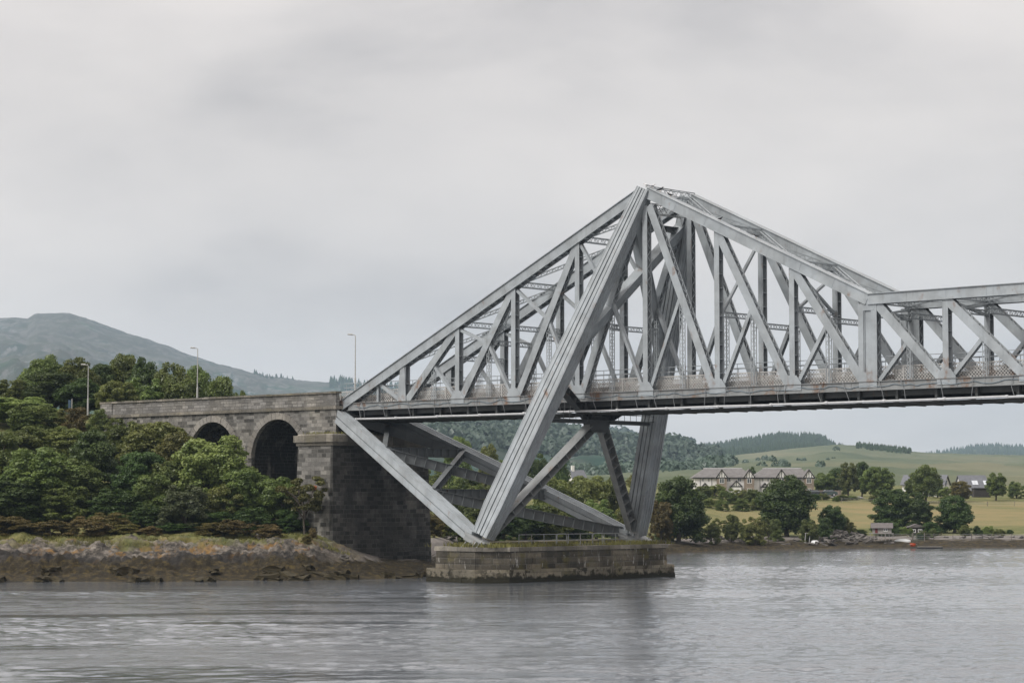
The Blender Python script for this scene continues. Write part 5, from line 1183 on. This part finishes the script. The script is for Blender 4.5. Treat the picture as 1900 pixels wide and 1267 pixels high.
# timber shed under the slate cottage
M_SHED = simple('dark_boards', (.05, .045, .04), .9, .3, 2); M_HUT = simple('grey_boards', (.26, .25, .235), .9, .2, 2); M_HROOF = simple('felt_roof', (.13, .118, .115), .9, .2, 2); M_RED = simple('dark_red_paint', (.13, .03, .03), .7, .2, 2)
x = (1806-950)/F*512; root = empty('boarded_shed', (x, 512, 8.2)); tag(root, 'dark boarded shed below the slate roofed cottage', 'shed')
mb = MB(); mb.box(0, 3.6, 0, 3, -1, 2.0)
for k in range(12): mb.box(.05+k*.3, .12+k*.3, -.03, 0, -.9, 1.95)
mb.build('wall', M_SHED, root); mb = MB(); mb.prism([(-.2, 2.0), (3.8, 2.0), (3.8, 2.12), (-.2, 2.2)], -.3, 3.3); mb.build('roof', M_SLATE, root)
# hut on the shore
D = 372; x = (1617-950)/F*D; zg = zat(1630, 990, D); root = empty('wooden_hut', (x, D, zg), R(-8)); tag(root, 'small grey wooden hut with a red door on stilts by the shore', 'hut'); root.scale = (.86, .9, .9)
mb = MB(); mb.box(0, 3.5, 0, 2.6, 0.1, 1.15)
mb.add([(0, 0, 1.15), (0, 2.6, 1.15), (0, 1.3, 1.85), (.08, 0, 1.15), (.08, 2.6, 1.15), (.08, 1.3, 1.85)], [(0, 1, 2), (5, 4, 3), (0, 2, 5, 3), (1, 4, 5, 2)])
mb.add([(3.42, 0, 1.15), (3.42, 2.6, 1.15), (3.42, 1.3, 1.85), (3.5, 0, 1.15), (3.5, 2.6, 1.15), (3.5, 1.3, 1.85)], [(0, 1, 2), (5, 4, 3), (0, 2, 5, 3), (1, 4, 5, 2)]); mb.build('wall', M_HUT, root)
mb = MB()
for sg in (0, 1):
    ya, yb = (-.35, 1.3) if not sg else (2.95, 1.3)
    mb.add([(-.35, ya, .98), (3.8, ya, .98), (3.8, yb, 1.87), (-.35, yb, 1.87), (-.35, ya, 1.06), (3.8, ya, 1.06), (3.8, yb, 1.95), (-.35, yb, 1.95)], [(0, 1, 2, 3), (7, 6, 5, 4), (0, 4, 5, 1), (1, 5, 6, 2), (2, 6, 7, 3), (3, 7, 4, 0)])
mb.build('roof', M_HROOF, root)
mb = MB(); mb.box(.45, .95, -.05, 0, .15, 1.1); mb.build('door', M_RED, root)
window(root, 2.4, .45, .75, .55, -.01)
mb = MB(); mb.box(-.7, 3.9, -.9, 2.9, 0, .1)
for k in range(7): mb.box(-.5+k*.7, -.4+k*.7, -.85, -.75, -1.2, 0)
mb.build('platform', M_HUT, root)
D = 392; x = (1683-950)/F*D; root = empty('garden_shed', (x, D, gz(1690, D)), 0); tag(root, 'pale shed darkened for shade, half hidden under the broad dark tree', 'shed')
mb = MB(); mb.box(0, 2.8, 0, 2, -.3, 1.3); mb.build('wall', M_SHED, root); mb = MB(); mb.prism([(-.2, 1.3), (3, 1.3), (1.4, 1.9)], -.2, 2.2); mb.build('roof', M_HROOF, root); window(root, .9, .4, .7, .6, 0); window(root, 2.0, .4, .7, .6, 0)  # pale shed walled in dark boards: shade put into its colour
# stone wall, road, low white wall
D = 503
x0, x1 = (1505-950)/F*D, (1566-950)/F*D
mb = MB(); mb.box(x0, x1, D+6, D+6.5, 7.0, zat(1530, 910.5, D+6)); xq = x0
while xq < x1: mb.box(xq, xq+.55, D+5.95, D+6.55, zat(1530, 910.5, D+6), zat(1530, 910.5, D+6)+.12); xq += .57
tag(mb.build('garden_wall', M_BRST), 'brown stone garden wall behind the parked cars', 'wall')
mb = MB(); q0 = (1440-950)/F*D; q1 = (1600-950)/F*D
mb.add([(q0, D-2.6, gz(1440, D-2.6)+.15), (q1, D-2.6, gz(1600, D-2.6)+.15), (q1, D+5.5, gz(1600, D+4)+.3), (q0, D+5.5, gz(1440, D+4)+.3)], [(0, 1, 2, 3)]); tag(mb.build('road', simple('pale_tarmac', (.22, .215, .21), .9, .1, .5)), kind='structure')
mb = MB(); D2 = 516; mb.box((1736-950)/F*D2, (1796-950)/F*D2, D2, D2+.3, 7.4, zat(1760, 918.5, D2)); mb.box((1736-950)/F*D2-.05, (1796-950)/F*D2+.05, D2-.05, D2+.35, zat(1760, 918.5, D2), zat(1760, 918.5, D2)+.08); tag(mb.build('low_wall', M_WHITE), 'low white wall along the top of the field', 'wall')
# cars
M_TYRE = simple('tyre', (.02, .02, .02), .9, .1, 3); M_RIM = simple('rim', (.45, .45, .46), .35, .1, 3)
def car(px, D, zg, col, label, rz):
    root = empty('parked_car', ((px-950)/F*D, D, zg), rz); tag(root, label, 'car', 'cars parked by the garden wall')
    body = simple('car_paint', col, .25, .05, 1, 0, .6)
    prof = [(-2.1, .35), (-2.12, .75), (-1.9, .92), (-1.05, .98), (-.45, 1.42), (.95, 1.46), (1.75, 1.0), (2.08, .92), (2.12, .4), (1.9, .28), (-1.9, .28)]
    mb = MB(); n = len(prof); vs = []
    for y, k in ((-.82, 1), (-.86, .98), (.86, .98), (.82, 1)):
        for x_, z_ in prof: vs.append((x_*(1 if abs(y) > .83 else .98), y*(1 if z_ < 1.05 else .82), z_))
    fs = [tuple(range(n-1, -1, -1)), tuple(3*n+i for i in range(n))]
    for r_ in range(3):
        for i in range(n): fs.append((r_*n+i, r_*n+(i+1) % n, (r_+1)*n+(i+1) % n, (r_+1)*n+i))
    mb.add(vs, fs); mb.build('body', body, root)
    for sy in (-1, 1):
        mb = MB(); q = [(-.95, 1.0), (-.42, 1.36), (.85, 1.39), (1.5, 1.02)]; mb.add([(a_, sy*(.86-.2*(b_-1.0)/.4)+sy*.012, b_) for a_, b_ in q] + [(a_, sy*(.84-.2*(b_-1.0)/.4), b_) for a_, b_ in q], [(0, 1, 2, 3), (7, 6, 5, 4), (0, 4, 5, 1), (1, 5, 6, 2), (2, 6, 7, 3), (3, 7, 4, 0)]); mb.build('side_window', M_GLASS, root)
        for wx in (-1.3, 1.3):
            mb = MB(); mb.tube([(wx, sy*.68, .32), (wx, sy*.89, .32)], .32, 14); w_ = mb.build('wheel', M_TYRE, root); mb = MB(); mb.tube([(wx, sy*.8, .32), (wx, sy*.9, .32)], .19, 10); mb.build('rim', M_RIM, w_)
    mb = MB(); mb.bar((-1.08, 0, 1.01), (-.5, 0, 1.40), (-1, 0, 1), .04, .02) ; mb = MB(); mb.add([(-1.06, -.7, 1.0), (-1.06, .7, 1.0), (-.47, .62, 1.41), (-.47, -.62, 1.41), (-1.02, -.7, 1.0), (-1.02, .7, 1.0), (-.43, .62, 1.41), (-.43, -.62, 1.41)], [(0, 1, 2, 3), (7, 6, 5, 4), (0, 4, 5, 1), (1, 5, 6, 2), (2, 6, 7, 3), (3, 7, 4, 0)]); mb.build('windscreen', M_GLASS, root)
    for sy in (-.6, .6): mb = MB(); mb.box(-2.14, -2.08, sy-.16, sy+.16, .66, .8); mb.build('headlight', M_RIM, root)
car(1512, D-.5+0, gz(1512, D)+.22, (.025, .028, .032), 'dark hatchback parked by the garden wall, nearest the houses', R(172))
car(1534, D+3.2, gz(1534, D+3)+.24, (.05, .075, .07), 'dark green car parked farther back by the garden wall', R(4))
# fence on the field's upper and lower edge
M_FENCE = simple('weathered_post', (.19, .17, .15), .95, .25, 2)
def fence(pts, label, h=1.0, wires=(.35, .65, .9), gap=2.6, pr=.055):
    root = empty('post_and_wire_fence', pts[0]); tag(root, label, 'fence'); o0 = Vector(pts[0]); mb = MB(); mw = MB(); n = 0
    for a, b in zip(pts, pts[1:]):
        a, b = Vector(a)-o0, Vector(b)-o0; k = max(1, int((b-a).length/gap))
        for i in range(k+1):
            if n >= 90: break
            p = a.lerp(b, i/k); pm = MB(); pm.tube([p+Vector((0, 0, -.3)), p+Vector((rng.uniform(-.05, .05), 0, h))], pr, 5); pm.build('post', M_FENCE, root); n += 1
        for w in wires: mw.tube([a+Vector((0, 0, w*h)), b+Vector((0, 0, w*h))], .012, 3)
    mw.build('wire', M_RIM, root)
def fp(px, D): return ((px-950)/F*D, D, gz(px, D))
fence([fp(1640, 378), fp(1690, 377), fp(1730, 378), fp(1800, 380), fp(1910, 382)], 'wire fence along the shore in front of the conical tree', 1.1, gap=3.4)
fence([fp(1560, 486), fp(1620, 484), fp(1680, 482), fp(1740, 480), fp(1830, 480), fp(1930, 482)], 'wire fence along the top of the golden field', 1.1, gap=4)
fence([fp(1190, 372), fp(1215, 374)], 'short paling fence beside the far bridge column', 1.2, gap=.8)
# gate in the shore fence
p = fp(1702, 376.5); root = empty('field_gate', p); tag(root, 'green mesh gate with two tall posts in the shore fence', 'gate')
mb = MB()
for s in (-.95, .95): pass
for s in (-.95, .95):
    mb = MB(); mb.tube([(s, 0, -.3), (s, 0, 1.35)], .08, 6); mb.build('gate_post', M_FENCE, root)
mb = MB()
for q in (.15, .5, .85, 1.05): mb.box(-.85, .85, -.02, .02, q, q+.05)
for k in range(9): mb.box(-.85+k*.21, -.83+k*.21, -.025, .025, .15, 1.05)
mb.build('gate_panel', simple('green_gate', (.05, .09, .07), .7, .2, 2), root)
# boats, buoy, jetty, swing
M_HULL = simple('white_hull', (.62, .64, .64), .5, .1, 1)
def boat(px, D, ln, label, rz, inv=False, mat=None, dz=0):
    root = empty('rowing_boat', ((px-950)/F*D, D, gz(px, D)+dz), rz); tag(root, label, 'boat')
    mb = MB(); K = 10; vs = []; fs = []
    for i in range(K+1):
        t = i/K*2-1; w = .62*(1-abs(t)**2.6)*(1 if t < 0 else .95)+.02
        for a in range(7):
            q = math.pi*a/6; z = .52*math.sin(q)**.8*(1-.35*abs(t)**3); vs.append((t*ln/2, -math.cos(q)*w, z if inv else .55-z))
    for i in range(K):
        for a in range(6): fs.append((i*7+a, i*7+a+1, (i+1)*7+a+1, (i+1)*7+a))
    mb.add(vs, fs); mb.build('hull', mat or M_HULL, root, True)
    mb = MB()
    if inv: mb.box(-ln*.42, ln*.42, -.03, .03, .5, .6); mb.build('keel', M_HUT, root)
    else:
        for k in (-.6, .3): mb.box(k, k+.25, -.5, .5, .38, .42)
        mb.build('thwart', M_HUT, root)
boat(1672, 374, 2.6, 'upturned white rowing boat on the grass beside the wooden hut', R(-8), True)
boat(1510, 366, 1.3, 'small white dinghy on the grass above the slate rubble', R(15), True)
boat(1691, 364.5, .9, 'small orange boat at the end of the rubble spit', R(25), False, simple('orange_hull', (.55, .09, .03), .5, .1, 1), .15)
D = 362; root = empty('jetty', ((1722-950)/F*D, D, 0)); tag(root, 'low pale floating jetty lying at the waterline', 'jetty')
mb = MB()
for k in range(9): mb.box(-1.9+k*.43, -1.5+k*.43, -.6, .6, .22, .28)
mb.build('planks', M_HUT, root); mb = MB()
for s in (-.5, .5): mb.box(-1.9, 1.95, s-.12, s+.12, -.1, .22)
mb.build('floats', M_TYRE, root)
D = 367; root = empty('swing_frame', ((1497-950)/F*D, D, gz(1497, D))); tag(root, 'small grey metal swing frame above the rubble beach', 'swing')
mb = MB()
for s in (-.35, .35):
    mb.tube([(s-.15, -.4, 0), (s, 0, 1.5)], .035, 5); mb.tube([(s-.15, .4, 0), (s, 0, 1.5)], .035, 5)
mb.tube([(-.5, 0, 1.5), (.5, 0, 1.5)], .035, 5); mb.build('frame', M_GALV, root); mb = MB(); mb.tube([(-.15, 0, 1.48), (-.15, 0, .55)], .012, 4); mb.tube([(.15, 0, 1.48), (.15, 0, .55)], .012, 4); mb.box(-.22, .22, -.1, .1, .5, .55); mb.build('swing_seat', M_TYRE, root)
# slate slabs and boulders on the right beach
M_SLAB = simple('slate_slab', (.125, .115, .105), .9, .35, 1.5)
def rock_mesh(seed):
    g = random.Random(seed); bm = bmesh.new(); bmesh.ops.create_cube(bm, size=1); bmesh.ops.subdivide_edges(bm, edges=bm.edges, cuts=2, use_grid_fill=True)
    for v in bm.verts: v.co = Vector((v.co.x*(1+g.uniform(-.25, .25)), v.co.y*(1+g.uniform(-.25, .25)), v.co.z*(1+g.uniform(-.3, .3))))
    me = bpy.data.meshes.new('slab'); bm.to_mesh(me); bm.free(); me.materials.append(M_SLAB); return me
RM = [rock_mesh(k) for k in range(5)]
for k in range(110):
    if k < 70: px = rng.gauss(1560, 36); D = float(shoreD(px))+rng.uniform(5, 21)
    elif k < 95: px = rng.gauss(1375, 28); D = float(shoreD(px))+rng.uniform(15, 24)
    else: px = rng.uniform(1700, 1900); D = float(shoreD(px))+rng.uniform(16, 20)
    o = bpy.data.objects.new('beach_slab', rng.choice(RM)); COL.objects.link(o)
    pile = max(0, 1-abs(px-1560)/70)*rng.uniform(0, 1.6) if k < 70 else .1
    o.location = ((px-950)/F*D, D, gz(px, D)+pile); o.scale = (rng.uniform(.5, 1.7), rng.uniform(.4, 1.0), rng.uniform(.15, .45))
    o.rotation_euler = (rng.uniform(-.35, .35), rng.uniform(-.35, .35), rng.random()*6.28)
    tag(o, ['loose slate slab in the rubble heap left of the hut', 'loose slate slab on the beach below the pair of houses', 'loose stone along the shingle at right'][0 if k < 70 else 1 if k < 95 else 2], 'rock', ['slabs in the rubble heap', 'slabs on the beach below the houses', 'stones along the right shingle'][0 if k < 70 else 1 if k < 95 else 2])
M_WROCK = simple('weed_covered_rock', (.040, .032, .015), .85, .6, 2.2)
RW = []
for me in RM[:3]: m2 = me.copy(); m2.materials.clear(); m2.materials.append(M_WROCK); RW.append(m2)
for k in range(34):
    px = rng.uniform(-60, 800); D = float(shoreD(px))+rng.uniform(-1.2, 3.0); o = bpy.data.objects.new('weedy_rock', rng.choice(RW)); COL.objects.link(o)
    o.location = ((px-950)/F*D, D, max(.05, gz(px, D))); o.scale = (rng.uniform(.6, 2.2), rng.uniform(.5, 1.2), rng.uniform(.3, .75)); o.rotation_euler = (rng.uniform(-.2, .2), rng.uniform(-.2, .2), rng.random()*6.28)
    tag(o, 'brown weed covered rock at the waterline of the left bank', 'rock', 'weedy rocks along the left waterline')
for px, D, s, lb in ((490, 228.5, (1.4, .8, .45), 'flat pale boulder lying in the grass of the left bank'), (640, 226, (.8, .5, .3), 'small boulder on the rocks below the abutment')):
    o = bpy.data.objects.new('boulder', RM[1]); COL.objects.link(o); o.location = ((px-950)/F*D, D, gz(px, D)+.3); o.scale = s; o.rotation_euler = (.1, .05, .3); tag(o, lb, 'rock')

# ------------------------------------------------------------------ the air
def build_haze():
    mb = MB(); mb.box(-6000, 6000, -90, 10500, -40, 640); m = bpy.data.materials.new('pale_air'); m.use_nodes = True; t = m.node_tree; t.nodes.clear()
    out = N(t, 'ShaderNodeOutputMaterial'); v = N(t, 'ShaderNodeVolumePrincipled'); v.inputs['Density'].default_value = HAZE; v.inputs['Color'].default_value = (.62, .80, 1.0, 1); v.inputs['Anisotropy'].default_value = 0
    L(t, v.outputs[0], out.inputs['Volume']); m.cycles.homogeneous_volume = True
    o = mb.build('haze', m); tag(o, 'thin pale haze filling the whole valley', 'haze', kind='stuff')
HAZE = 0.66e-4
build_haze()
